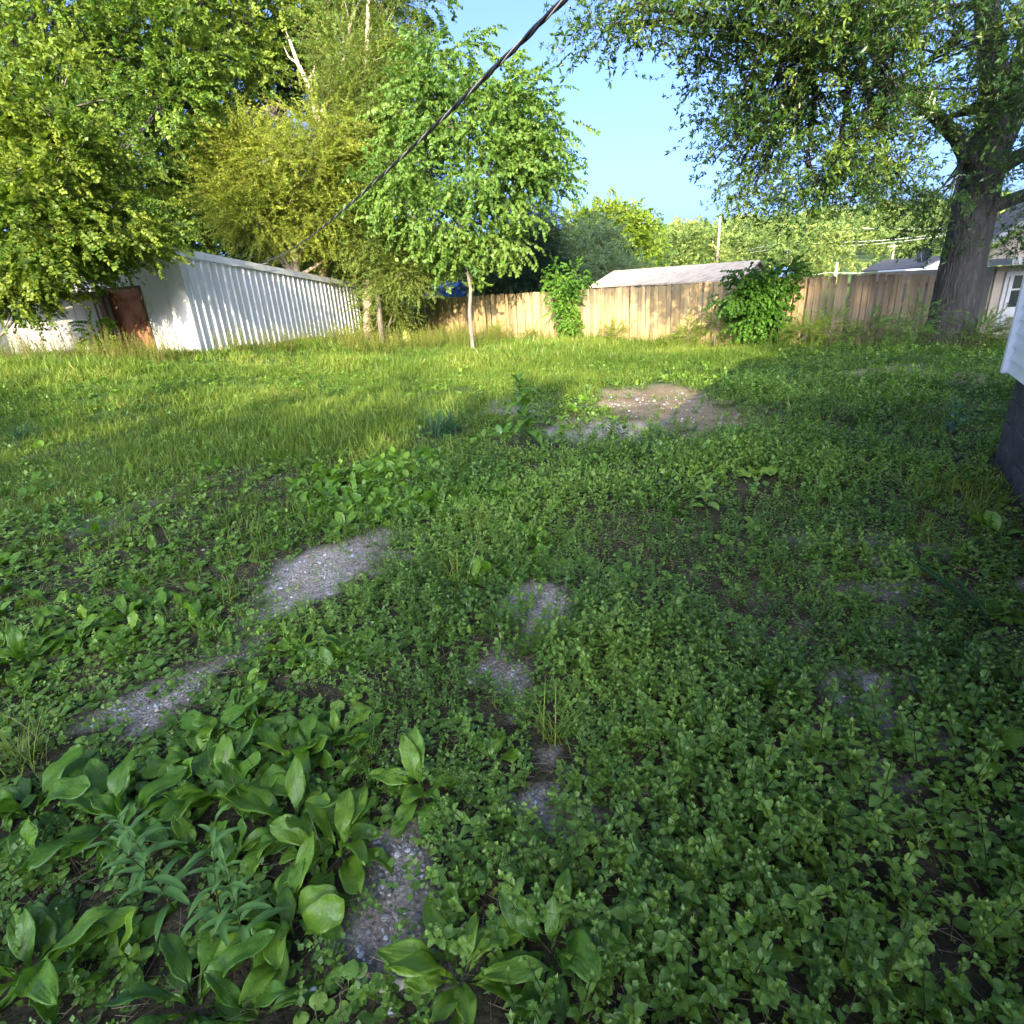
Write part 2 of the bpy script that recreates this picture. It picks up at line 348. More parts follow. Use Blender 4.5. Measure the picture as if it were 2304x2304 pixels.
def t_round(n, L):
    t = TP()
    for i in range(n):
        a = rs.rand() * 6.3; l = L * (.6 + .6 * rs.rand()); rr = rs.rand() * .06
        c = (rr * math.cos(a), rr * math.sin(a), .02 + rs.rand() * .05); up = 15 + rs.randn() * 25
        t.add(kite(l, l * .8, .15, up), rotz(rs.rand() * 6.3), c, rs.rand())
    return t.out()
def t_grass(n, L, w, arch=55, n_seg=3, sp=.035):
    t = TP()
    for i in range(n):
        a = rs.rand() * 6.3; l = L * (.45 + .75 * rs.rand()); a0 = 88 - abs(rs.randn()) * 14
        off = (rs.randn() * sp, rs.randn() * sp, 0)
        r = 1.9 if rs.rand() < .025 else rs.rand()
        t.add(leaf(l, w, n_seg, 2, a0, a0 - arch * (.4 + rs.rand()), 'grass', 0), rotz(a), off, r)
    return t.out()
def t_weed(h, n, L, W, prof='narrow', near=False, droop=40, head=False):
    t = TP(); lean = rs.randn(2) * .1 * h; pr = (0, 0, 0)
    for i in range(1, 5):
        f = i / 4; q = (lean[0] * f * f, lean[1] * f * f, h * f); t.stick(pr, q, .004 * (1.2 - f * .7) * h / .5, .004 * (1.2 - (f + .25) * .7) * h / .5, 2.); pr = q
    for i in range(n):
        f = .12 + .88 * (i + rs.rand() * .5) / n; c = (lean[0] * f * f, lean[1] * f * f, h * f); l = L * (1.1 - .55 * f) * (.8 + .4 * rs.rand()); a = i * 2.4 + rs.randn() * .3
        up = 20 + 35 * f + rs.randn() * 10
        t.add(leaf(l, l * W, 7, 5, up + 15, up - droop - 15, prof, .25, wave=.03) if near else leaf(l, l * W, 2, 3, up + 10, up - droop, prof, .2), rotz(a), c, .15 + .6 * f + .25 * rs.rand())
    if head:
        for i in range(22):
            a = rs.rand() * 6.3; f = .8 + .25 * rs.rand(); t.add(kite(.02, .012, .2, 30), rotz(a), (lean[0] + math.cos(a) * .02, lean[1] + math.sin(a) * .02, h * f), 1.9)
    return t.out()
def t_spray(n, Ls, LL, LW, droop=25, kind='kite', two=True, hang=0., lit=0.):
    """a twig along +x with leaves on both sides"""
    t = TP(); p = np.zeros(3); d = 0.; st = Ls / n; pr = p.copy(); yaw = 0
    for i in range(n):
        d -= droop / n * (.5 + rs.rand()); yaw += rs.randn() * 6
        q = p + st * np.array([math.cos(R(d)) * math.cos(R(yaw)), math.sin(R(yaw)), math.sin(R(d))])
        if i % 3 == 2 or i == n - 1: t.stick(pr, q, .004 * Ls, .002 * Ls); pr = q.copy()
        for s in ((1, -1) if two else ((-1) ** i,)):
            l = LL * (.7 + .5 * rs.rand()); a = s * R(55 + rs.randn() * 18)
            pit = rs.randn() * 22 - hang
            VT = kite(l, l * LW, .18, pit) if kind == 'kite' else leaf(l, l * LW, 3, 3, pit + 15, pit - 35, 'heart' if kind == 'heart' else 'narrow', .2)
            t.add(VT, rotz(a) @ rotx(rs.randn() * .4), q, np.clip(.5 + rs.randn() * .28 + lit, 0, 1))
        p = q
    return t.out()

# ------------------------------------------------------------------ ground
def PG(pts): return np.array([gp(a, b)[:2] for a, b in pts])
def inside(poly, x, y):
    c = np.zeros(np.shape(x), bool); n = len(poly)
    for i in range(n):
        x0, y0 = poly[i]; x1, y1 = poly[(i + 1) % n]
        if y0 == y1: continue
        k = ((y0 > y) != (y1 > y)) & (x < (x1 - x0) * (y - y0) / (y1 - y0) + x0); c ^= k
    return c
# bare patches: centre, half width, half depth, kind (0 grey dirt, 1 tan)
BARE = []
for dx, dy, rx, ry, kd, wgt in [(640, 1085, 95, 52, 0, 1), (550, 1150, 95, 48, 0, .85), (690, 1020, 60, 20, 0, .7), (330, 1270, 95, 48, 0, .85), (440, 1215, 50, 25, 0, .45),
        (1005, 1180, 100, 48, 0, 1), (980, 1230, 50, 25, 0, .5), (1650, 1325, 170, 60, 0, 1.1), (1720, 1385, 80, 70, 0, 1), (1075, 1450, 70, 45, 0, .95), (1110, 1490, 80, 45, 0, .65), (1030, 1580, 40, 50, 0, .6),
        (700, 1720, 70, 90, 0, 1), (640, 1830, 150, 80, 0, 1), (560, 1920, 110, 60, 0, 1), (760, 1930, 100, 40, 0, .8), (730, 1650, 50, 45, 0, .8),
        (1230, 752, 130, 26, 1, .95), (1310, 775, 100, 28, 1, 1), (1150, 808, 120, 18, 0, .75), (960, 770, 60, 16, 0, .5), (1310, 815, 18, 12, 1, .9),
        (1700, 700, 90, 10, 1, .8), (1860, 718, 70, 14, 1, .8), (1600, 768, 60, 8, 1, .4), (1905, 1085, 70, 45, 0, .9), (1650, 1040, 80, 26, 0, .6), (1600, 1090, 60, 25, 0, .5), (1410, 1160, 35, 22, 1, .6),
        (1580, 1460, 90, 40, 0, .5), (1760, 1180, 60, 20, 0, .4), (230, 975, 40, 20, 0, .4)]:
    c = gp(dx, dy); e = gp(dx + rx, dy); f1 = gp(dx, dy - ry); f2 = gp(dx, dy + ry * (1.35 if dx > 800 else 1.1))
    BARE.append((c[0], (f1[1] + f2[1]) / 2, abs(e[0] - c[0]), abs(f1[1] - f2[1]) / 2, kd, wgt))
def bare(x, y, kind=None):
    x = np.asarray(x, float); y = np.asarray(y, float); m = np.zeros(x.shape)
    wx = x + (vn(x, y, .45, 5) - .5) * .6 + (vn(x, y, .13, 6) - .5) * .3; wy = y + (vn(x, y, .45, 7) - .5) * .7 + (vn(x, y, .13, 8) - .5) * .35
    for cx, cy, rx, ry, kd, wgt in BARE:
        if kind is not None and kd != kind: continue
        d = ((wx - cx) / rx) ** 2 + ((wy - cy) / ry) ** 2
        m = np.maximum(m, wgt * sst((1.5 - d) / 1.0))
    return np.clip(m * (.85 + .5 * vn(x, y, .22, 9)), 0, 1)
def axis(a, b, s0, s1, c):
    """grid lines between a and b, step s0 near c growing to s1"""
    v = [c]; st = s0
    while v[-1] < b: v.append(v[-1] + st); st = min(st * 1.045, s1)
    u = [c]; st = s0
    while u[-1] > a: u.append(u[-1] - st); st = min(st * 1.045, s1)
    return np.array(u[::-1][:-1] + v)
gx = axis(-420, 420, .05, 14, 0.); gy = axis(-60, 420, .04, 12, 1.6)
X, Y = np.meshgrid(gx, gy); ZZ = gz(X, Y) * np.clip((200 - np.hypot(X, Y)) / 100, 0, 1)
B = bare(X, Y); Bt = bare(X, Y, 1)
ZZ = ZZ - .012 * B * (np.hypot(X, Y) < 12)
nx, ny = len(gx), len(gy); I = np.arange(nx * ny).reshape(ny, nx)
Q = np.stack([I[:-1, :-1], I[:-1, 1:], I[1:, 1:], I[1:, :-1]], -1).reshape(-1, 4)
m, nt, p, o = new_mat('soil'); L = nt.links.new
tc = N(nt, 'ShaderNodeTexCoord')
def noise(sc, det=6, ro=.6):
    n = N(nt, 'ShaderNodeTexNoise'); n.inputs['Scale'].default_value = sc; n.inputs['Detail'].default_value = det; n.inputs['Roughness'].default_value = ro; L(tc.outputs['Object'], n.inputs[0]); return n
def mixc(fac, a, b, bt='MIX'):
    n = N(nt, 'ShaderNodeMixRGB', blend_type=bt)
    for s, v in ((0, fac), (1, a), (2, b)):
        if hasattr(v, 'links') or hasattr(v, 'is_linked'): L(v, n.inputs[s])
        elif isinstance(v, tuple): n.inputs[s].default_value = (*v, 1)
        else: n.inputs[s].default_value = v
    return n.outputs[0]
ab = N(nt, 'ShaderNodeAttribute', attribute_name='bare'); at2 = N(nt, 'ShaderNodeAttribute', attribute_name='tan'); ag = N(nt, 'ShaderNodeAttribute', attribute_name='green')
r1 = ramp(nt, [(.3, (.03, .027, .014)), (.55, (.07, .062, .034)), (.75, (.13, .115, .07))]); L(noise(9).outputs[0], r1.inputs[0])
r2 = ramp(nt, [(.3, (.24, .205, .16)), (.5, (.42, .375, .31)), (.68, (.58, .53, .45))]); L(noise(14, 9, .75).outputs[0], r2.inputs[0])
r3 = ramp(nt, [(.3, (.20, .14, .085)), (.7, (.42, .33, .22))]); L(noise(5, 8, .7).outputs[0], r3.inputs[0])
r4 = ramp(nt, [(.3, (.035, .075, .015)), (.7, (.09, .15, .03))]); L(noise(3, 8, .7).outputs[0], r4.inputs[0])
c = mixc(ag.outputs['Fac'], r1.outputs[0], r4.outputs[0])
bc = mixc(at2.outputs['Fac'], r2.outputs[0], r3.outputs[0])
vo = N(nt, 'ShaderNodeTexVoronoi'); vo.inputs['Scale'].default_value = 55; L(tc.outputs['Object'], vo.inputs[0])
vr = ramp(nt, [(0, (1, 1, 1)), (.35, (.9, .9, .9)), (.7, (.35, .33, .3))]); L(vo.outputs['Distance'], vr.inputs[0])
bc = mixc(.5, bc, vr.outputs[0], 'MULTIPLY')
c = mixc(ab.outputs['Fac'], c, bc); L(c, p.inputs['Base Color']); p.inputs['Roughness'].default_value = .95; p.inputs['Specular IOR Level'].default_value = .1
bu = N(nt, 'ShaderNodeBump'); bu.inputs['Strength'].default_value = .9; bu.inputs['Distance'].default_value = .02; L(noise(45, 6, .8).outputs[0], bu.inputs['Height'])
b2 = N(nt, 'ShaderNodeBump'); b2.inputs['Strength'].default_value = .7; b2.inputs['Distance'].default_value = -.012; L(vo.outputs['Distance'], b2.inputs['Height']); L(bu.outputs[0], b2.inputs['Normal']); L(b2.outputs[0], p.inputs['Normal'])
MT['soil'] = m
green = sst((np.hypot(X, Y) - 6) / 8)
ground = fastmesh('ground', np.stack([X, Y, ZZ], -1).reshape(-1, 3), Q, m, attrs={'bare': B.ravel(), 'tan': (Bt > B * .9).ravel() * 1.0, 'green': green.ravel()}, smooth=True, quads=True)
prop(ground, 'weedy back yard soil with gravel patches', 'ground', kind='structure')

# hillside far behind
hx = np.linspace(-260, 330, 60); hy = np.linspace(55, 330, 50); HX, HY = np.meshgrid(hx, hy)
def hillz(x, y): return np.clip((y - 62) * .075, -3, 14) - .6 + 2.2 * vn(x, y, 60, 4) * np.clip((y - 62) / 40, 0, 1) + np.clip((x - 40) * .012, -1, 3) * np.clip((y - 62) / 60, 0, 1)
HZ = hillz(HX, HY); I = np.arange(HX.size).reshape(HX.shape)
Q = np.stack([I[:-1, :-1], I[:-1, 1:], I[1:, 1:], I[1:, :-1]], -1).reshape(-1, 4)
MT['hill'] = surf('hill', [(.3, (.03, .06, .015)), (.7, (.08, .12, .03))], .95, .3, .2)
prop(fastmesh('hillside', np.stack([HX, HY, HZ], -1).reshape(-1, 3), Q, MT['hill'], smooth=True, quads=True), 'wooded hillside beyond the houses', 'hill', kind='structure')

# ------------------------------------------------------------------ trees
def tube_curve(a, b, bend, n=5):
    a, b = np.array(a, float), np.array(b, float); mid = (a + b) / 2 + bend
    return [(1 - t) ** 2 * a + 2 * t * (1 - t) * mid + t * t * b for t in np.linspace(0, 1, n)]
SPR = {}
SPR['broad'] = [t_spray(9, .55, .105, .85, 30, hang=10) for _ in range(7)]
SPR['small'] = [t_spray(13, .55, .06, .6, 10) for _ in range(7)]
SPR['fine'] = [t_spray(18, .6, .062, .5, 12) for _ in range(7)]
SPR['heart'] = [t_spray(9, .75, .125, .72, 38, 'heart', hang=38) for _ in range(7)]
def t_rosette():
    t = TP(); p = np.zeros(3)
    for j in range(3):
        q = p + np.array([.11, rs.randn() * .03, rs.randn() * .03]); t.stick(p, q, .0022, .0016); p = q
        for i in range(4 if j < 2 else 7):
            l = .078 * (.7 + .5 * rs.rand()); t.add(kite(l, l * .36, .15, rs.randn() * 40 + 10), rotx(rs.rand() * 6.3) @ roty(-R(35 if j == 2 else 55)) @ rotz(rs.rand() * 6.3 if j == 2 else 0), p - [rs.rand() * .03, 0, 0], np.clip(.5 + rs.randn() * .3, 0, 1))
    return t.out()
SPR['oak'] = [t_rosette() for _ in range(9)]
SPR['cedar'] = [t_spray(14, .6, .085, .28, 10) for _ in range(6)]
SPR['coarse'] = [t_spray(6, 1.1, .34, .8, 25) for _ in range(6)]
def tree(name, label, cat, path, radii, lobes, mat, bark, spray, dens, clump=.5, sc=1., group=None, droop=.0, trunk_n=9, shade_rnd=.5, gap=.3):
    """path: trunk points; lobes: (centre, (rx,ry,rz), number of clumps)"""
    base = path[0]; e = empty(name, base, label, cat, group)
    mb = MB(); mb.tube(path, radii, trunk_n)
    P, D, Rn = [], [], []
    path = [np.array(q, float) for q in path]
    for (c, rad, nc) in lobes:
        c = np.array(c, float); rad = np.array(rad, float)
        cand = [i for i, q in enumerate(path) if q[2] < c[2] - .15 * rad[2]] or [0]
        i0 = cand[-1] if np.linalg.norm(c - path[-1]) < 6 else cand[-1]
        st = path[i0]; r0 = min(radii[i0] * .6, .05 + .035 * rad.max())
        cur = tube_curve(st, c, np.array([0, 0, -.12 * np.linalg.norm(c - st)]) + rs.randn(3) * .15 * rad.mean(), 6)
        mb.tube(cur, list(np.linspace(r0, r0 * .35, 6)), 6, False)
        u = rs.randn(nc, 3); u /= np.linalg.norm(u, axis=1)[:, None]; q = (gap + (1 - gap) * rs.rand(nc) ** .6)[:, None]
        cc = c + u * q * rad
        for k in range(nc):
            if rs.rand() < .8:
                s = cur[rs.randint(2, 6)]; mb.tube(tube_curve(s, cc[k], np.array([0, 0, .1]) + rs.randn(3) * .12 * rad.mean(), 4), [r0 * .28, r0 * .2, r0 * .13, .006], 4, False)
        n = int(dens); tint = rs.rand(nc)
        off = rs.randn(nc, n, 3) * clump * np.array([1, 1, .6]); pp = cc[:, None] + off
        dd = off / clump + u[:, None] * .9 + rs.randn(nc, n, 3) * .35 - np.array([0, 0, droop])
        P.append(pp.reshape(-1, 3)); D.append(dd.reshape(-1, 3)); Rn.append(np.repeat(np.clip(shade_rnd + (tint - .5) * .6, 0, 1), n))
    P = np.concatenate(P); D = np.concatenate(D); Rn = np.concatenate(Rn)
    V, T, r = scatter(SPR[spray], P, frames_dir(D), sc * (.7 + .6 * rs.rand(len(P))), Rn, .5)
    mb.build('trunk', bark, e, smooth=True)
    fastmesh('crown', V, T, mat, r, parent=e)
    return e
def g3(dx, dy, yy):  # ground point below a picture direction at depth yy
    q = at(dx, dy, yy); return np.array([q[0], yy, float(gz(q[0], yy)) - .05])
def lb(dx, dy, y, r, n): return (at(dx, dy, y), r if hasattr(r, '__len__') else (r, r, r * .85), n)

# left: maple-like tree overhanging the sheds
tree('sweetgum_tree', 'bright yellow-green broadleaf tree overhanging the low cream shed at far left', 'tree',
     [(-14.2, 15.2, .75), (-14.0, 15.1, 2.5), (-13.6, 15, 4.5), (-13.0, 15, 6.5), (-12.6, 15, 8)], [.28, .24, .2, .15, .08],
     [lb(30, 300, 14, 1.5, 20), lb(130, 370, 14.2, 1.5, 20), lb(60, 420, 13.6, 1.3, 17), lb(205, 425, 14.6, (1.0, .8, .5), 11), lb(265, 455, 14.8, (.35, .3, .2), 3), lb(170, 330, 15, 1.3, 12), 
      lb(50, 500, 13.8, (1.0, .8, .4), 10), lb(-40, 400, 14, 1.6, 14), lb(100, 215, 15, 1.5, 14), lb(10, 230, 14.5, 1.4, 12), lb(10, 550, 14, (.6, .5, .3), 5), lb(150, 490, 14.5, (.6, .5, .2), 4), lb(-20, 480, 13.6, 1.1, 10), lb(70, 545, 14.3, (.3, .3, .2), 2)],
     MT['f_maple'], MT['bark_grey'], 'broad', 24, .25, .8, droop=.1, shade_rnd=.55, gap=.6)
tree('hardwood_tree', 'tall dark green hardwood at the upper left corner behind the yellow-green tree', 'tree',
     [(-15.5, 21, .8), (-15.2, 21, 4), (-14.8, 21, 8), (-14.5, 21, 12), (-14.2, 21, 15)], [.35, .3, .25, .18, .08],
     [lb(60, 120, 21, 2.2, 26), lb(200, 60, 21, 2.2, 26), lb(150, 210, 22, 1.9, 18), lb(300, 120, 21.5, 2.0, 22), lb(280, 280, 22, 2.0, 22), lb(-60, 60, 21, 2.5, 20), lb(100, -60, 21, 3, 22), lb(-30, 220, 21, 2, 14),
      lb(250, 360, 22, 2.0, 20), lb(360, 420, 23, 1.6, 16), lb(300, 200, 20.5, 1.2, 12)],
     MT['f_deep'], MT['bark_dark'], 'broad', 22, .42, 1.0, group='tall trees behind the sheds', shade_rnd=.55)
tree('hardwood_tree', 'tall leafy hardwood with lit yellow-green clumps rising above the white metal shed', 'tree',
     [g3(390, 600, 25), at(395, 420, 25), at(385, 200, 25), at(380, 60, 25), at(380, -120, 25)], [.32, .27, .22, .15, .06],
     [lb(400, 60, 25, 2.4, 26), lb(360, 180, 24, 1.5, 16), lb(420, 300, 25.5, 1.6, 14), lb(330, 330, 24.5, 1.6, 16), lb(470, 30, 26, 2.2, 22), lb(300, 0, 24, 2.5, 22), lb(450, 210, 26, 1.2, 6), lb(420, 240, 24, .9, 9), lb(380, 300, 23.5, 1.0, 9)],
     MT['f_deep'], MT['bark_dark'], 'broad', 22, .42, 1.05, group='tall trees behind the sheds', shade_rnd=.75)
tree('hardwood_tree', 'dark leafy hardwood crown between the pale dead tree and the top edge', 'tree',
     [g3(520, 600, 28), at(525, 400, 28), at(530, 200, 28), at(540, 50, 28), at(550, -100, 28)], [.35, .3, .22, .15, .06],
     [lb(560, 60, 28, 2.6, 26), lb(500, -30, 27, 3, 24), lb(600, 120, 28.5, 2.0, 18), lb(640, 0, 29, 2.6, 22), lb(480, 130, 28, 1.9, 12), lb(560, 200, 29, 1.4, 9), lb(700, -40, 28, 2.4, 18)],
     MT['f_deep'], MT['bark_dark'], 'broad', 20, .5, 1.1, group='tall trees behind the sheds', shade_rnd=.4)
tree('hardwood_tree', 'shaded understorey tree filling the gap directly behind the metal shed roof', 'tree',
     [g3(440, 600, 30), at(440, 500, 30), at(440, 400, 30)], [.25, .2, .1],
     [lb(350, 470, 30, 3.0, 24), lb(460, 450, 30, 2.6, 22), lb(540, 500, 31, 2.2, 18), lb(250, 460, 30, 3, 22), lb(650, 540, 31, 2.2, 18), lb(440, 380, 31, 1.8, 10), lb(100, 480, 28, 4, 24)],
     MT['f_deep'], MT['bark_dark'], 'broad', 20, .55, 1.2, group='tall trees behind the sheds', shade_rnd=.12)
# dead pale tree
e = empty('dead_tree', g3(605, 560, 24), 'pale bare forked dead tree standing above the olive-green tree', 'tree')
mb = MB()
mb.tube([g3(605, 560, 24), at(603, 400, 24), at(600, 260, 24), at(596, 195, 24)], [.2, .17, .14, .12], 9)
mb.tube([at(596, 200, 24), at(580, 155, 24), at(562, 120, 24), at(548, 80, 24.2), at(540, 60, 24.4)], [.11, .09, .07, .05, .02], 7)
mb.tube([at(580, 155, 24), at(590, 140, 23.8), at(594, 125, 23.8)], [.07, .05, .035], 6)
mb.tube([at(562, 120, 24), at(545, 108, 24.2), at(536, 88, 24.4)], [.05, .03, .015], 5)
mb.tube([at(601, 230, 24), at(635, 155, 24.5), at(655, 100, 24.8), at(660, 50, 25), at(672, 15, 25.2), at(690, -20, 25.4)], [.1, .08, .07, .06, .05, .03], 7)
mb.tube([at(660, 50, 25), at(655, 20, 25), at(648, -10, 25)], [.045, .03, .02], 5)
mb.tube([at(672, 15, 25.2), at(668, 0, 25), at(666, -15, 25)], [.03, .02, .015], 5)
mb.tube([at(605, 330, 24), at(570, 290, 23.7), at(548, 250, 23.4)], [.07, .05, .02], 5)
for k in range(26):
    a = at(470 + rs.rand() * 90, 190 + rs.rand() * 60, 24.6); mb.tube([at(520, 230, 25) + rs.randn(3) * .2, a * .5 + at(520, 180, 25) * .5, a + rs.randn(3) * .3], [.02, .014, .006], 4, False)
mb.build('trunk', MT['bark_pale'], e, smooth=True)
tree('olive_elm_tree', 'golden olive-green fine-leaved tree right behind the white metal shed', 'tree',
     [g3(560, 620, 22.5), at(558, 520, 22.5), at(552, 400, 22.5), at(548, 300, 22.5), at(545, 240, 22.5)], [.2, .17, .13, .08, .03],
     [lb(500, 300, 22, (1.3, 1, .9), 16), lb(440, 280, 22, (.8, .7, .4), 7), lb(590, 330, 22, 1.4, 20), lb(500, 390, 21.6, 1.3, 18), lb(590, 400, 22.5, 1.3, 20), lb(470, 410, 22, (1.0, 1, .5), 10), lb(440, 360, 22, (.8, .7, .4), 6), lb(610, 250, 22.3, 1.0, 10), lb(640, 460, 23.5, .8, 10), lb(520, 420, 24, 1.4, 12), lb(600, 470, 26, 1.2, 14)],
     MT['f_olive'], MT['bark_pale'], 'fine', 48, .42, 1.05, droop=.0, shade_rnd=.6)
tree('locust_tree', 'tall light green fine-leaved tree rising past the overhead cable beside the dead tree', 'tree',
     [g3(690, 600, 24), at(690, 450, 24), at(688, 300, 24), at(690, 150, 24), at(695, 0, 24)], [.22, .19, .15, .1, .05],
     [lb(690, 120, 24, 1.6, 20), lb(720, 20, 25, 1.7, 16), lb(680, 230, 23.7, 1.5, 22), lb(740, 200, 24.5, 1.1, 13), lb(650, 330, 23.2, 1.4, 20), lb(720, 320, 23.5, 1.2, 16), lb(690, 420, 23, 1.3, 18), lb(740, 110, 25, 1.1, 10), lb(670, -60, 25, 2, 16), lb(640, 430, 23, 1.1, 12), lb(780, 280, 24.5, 1.2, 12)],
     MT['f_fine'], MT['bark_pale'], 'small', 52, .42, 1.15, droop=.0, shade_rnd=.6)
tree('thicket_tree', 'low vine-tangled thicket between the metal shed and the start of the fence', 'tree',
     [g3(715, 610, 23), at(712, 540, 23), at(705, 480, 23), at(700, 420, 23)], [.12, .1, .07, .04],
     [lb(752, 495, 23.2, (.8, 1, .9), 18), lb(720, 550, 24.5, (.7, .8, .8), 10), lb(760, 515, 22.3, (1.0, .8, .5), 13), lb(735, 470, 23, 1.0, 12), lb(790, 475, 23.5, .9, 9), lb(745, 580, 24, (.3, .4, .5), 4)],
     MT['f_fine'], MT['bark_grey'], 'small', 48, .38, 1.1, droop=.0, shade_rnd=.7)
# heart-leaved tree in front of the fence
PB = g3(890, 640, 20.3)
tree('redbud_tree', 'slender tree with big heart-shaped leaves standing before the left half of the fence', 'tree',
     [PB, PB + [0.01, 0, .12], at(886, 590, 20.3), at(888, 545, 20.35), at(880, 500, 20.3), at(878, 430, 20.3), at(882, 330, 20.3), at(885, 230, 20.3), at(880, 140, 20.3)], [.11, .075, .066, .06, .055, .045, .035, .025, .012],
     [lb(870, 230, 20.3, (1.3, 1.2, .9), 18), lb(830, 140, 20.5, (.9, .9, .7), 11), lb(960, 230, 20.3, (1.1, 1, .8), 14), lb(1000, 300, 20.3, (.9, .9, .6), 11), lb(900, 330, 20, (1.3, 1.1, .7), 16), lb(800, 330, 20.3, (1.2, 1, .7), 14), lb(780, 410, 20, (1.0, .9, .5), 10),
      lb(860, 420, 19.9, (1.0, .9, .5), 10), lb(960, 390, 20.4, (.8, .8, .4), 7), lb(740, 360, 20.3, (.8, .7, .5), 7), lb(800, 220, 20.6, 1., 12), lb(1030, 290, 20.4, (.6, .5, .3), 4), lb(940, 455, 20, (.9, .5, .18), 5), lb(1030, 345, 20.4, (.5, .4, .15), 3), lb(860, 85, 20.4, (.5, .4, .5), 4), lb(930, 150, 20.4, (.6, .5, .5), 6), lb(1010, 245, 20.4, (.6, .5, .35), 5), lb(870, 480, 20.2, (.6, .5, .3), 4)],
     MT['f_heart'], MT['bark_grey'], 'heart', 15, .30, .95, droop=.15, shade_rnd=.55, gap=.25)
# behind the fence
CG = 'dark evergreens behind the fence'
tree('cedar_tree', 'tall dark blue-green cedar behind the fence right of the heart-leaved tree', 'tree',
     [g3(1000, 560, 30), at(1000, 480, 30), at(1000, 420, 30)], [.2, .15, .06],
     [lb(1000, 450, 30, (1.5, 1.3, 1.2), 26), lb(960, 500, 29, (1.6, 1.2, 1.0), 24), lb(1030, 510, 29.5, (1.6, 1.2, 1.1), 24), lb(1000, 415, 30, (.8, .8, .6), 9), lb(910, 520, 29, (1.2, 1, .8), 14), lb(1050, 540, 29, (1.2, 1, .6), 14)],
     MT['f_cedar'], MT['bark_dark'], 'cedar', 46, .45, 1.1, group=CG, shade_rnd=.55)
tree('cedar_tree', 'shorter rounded dark green cedar at the left end of the pale shed roof', 'tree',
     [g3(1115, 560, 30), at(1115, 500, 30), at(1115, 460, 30)], [.18, .13, .06],
     [lb(1110, 470, 30, (1.2, 1.1, .9), 22), lb(1130, 510, 29.5, (1.4, 1.1, .9), 22), lb(1080, 520, 29.5, (1.2, 1, .9), 18), lb(1170, 520, 30, (.9, .9, .7), 12), lb(1060, 550, 29, (1.2, 1, .5), 12)],
     MT['f_cedar'], MT['bark_dark'], 'cedar', 46, .42, 1.0, group=CG, shade_rnd=.75)
tree('yellow_green_tree', 'bright yellow-green round tree above the dark cedars', 'tree',
     [g3(1145, 560, 44), at(1145, 500, 44), at(1145, 430, 44)], [.25, .2, .08],
     [lb(1145, 430, 44, (2.0, 1.6, 1.4), 24), lb(1185, 470, 44, (1.6, 1.5, 1.6), 20), lb(1090, 430, 45, (1.3, 1.2, 1.0), 12), lb(1150, 490, 45, (2.2, 1.5, 1.6), 20), lb(1200, 520, 44, (1.2, 1.2, 1.3), 12), lb(1190, 425, 44.5, (1.0, .6, .4), 6)],
     MT['f_yellow'], MT['bark_grey'], 'coarse', 34, .5, .55, shade_rnd=.6)
tree('background_tree', 'leafy mid-green tree at the foot of the hill right of the yellow-green tree', 'tree',
     [g3(1250, 540, 70), at(1250, 500, 70), at(1250, 460, 70)], [.3, .2, .1],
     [lb(1250, 480, 70, (3, 2.5, 2.2), 26), lb(1215, 510, 70, (2, 2, 2), 16), lb(1300, 490, 72, (3, 2.5, 2), 20)],
     MT['f_forest'], MT['bark_grey'], 'coarse', 16, .8, .9, shade_rnd=.5)

# big oak at right
OB = np.array([10.2, 13.3, float(gz(10.2, 13.3)) - .1])
e = empty('oak_tree', OB, 'massive dark-barked oak leaning right before the right end of the fence', 'tree')
path = [OB, OB + [0, 0, .5], OB + [-.02, 0, 1.2], OB + [-.03, 0, 2.4], OB + [-.05, 0, 3.6], OB + [.0, 0, 4.4]]
rad = [.66, .50, .44, .40, .40, .40]
nz_, nt_ = 90, 72; tz = np.linspace(0, 1, nz_); V = []
pp = np.array(path); hh = pp[:, 2] - pp[0, 2]
for i, t in enumerate(tz):
    h = t * hh[-1]; c = np.array([np.interp(h, hh, pp[:, k]) for k in range(3)]); r0 = np.interp(h, hh, rad)
    for k in range(nt_):
        a = 2 * math.pi * k / nt_; fl = 1 + .16 * math.cos(a * 5 + 1) * math.exp(-h * 2.2)
        rg = abs(float(vn(k * .42 * 1.0, h * 1.6 + 3 * math.sin(a), 1, 3)) - .5) * 2 * (1 if 0 < k < nt_ - 1 else .5)
        rg2 = float(vn(k * .9, h * 9, 1, 5))
        V.append(c + r0 * fl * (1 + .10 * rg + .035 * rg2 - .07) * np.array([math.cos(a), math.sin(a), 0]))
I = np.arange(nz_ * nt_).reshape(nz_, nt_); J = np.roll(I, -1, 1)
Q = np.stack([I[:-1], J[:-1], J[1:], I[1:]], -1).reshape(-1, 4)
fastmesh('trunk', V, Q, MT['bark_dark'], parent=e, smooth=True, quads=True)
top = path[-1]; mb = MB()
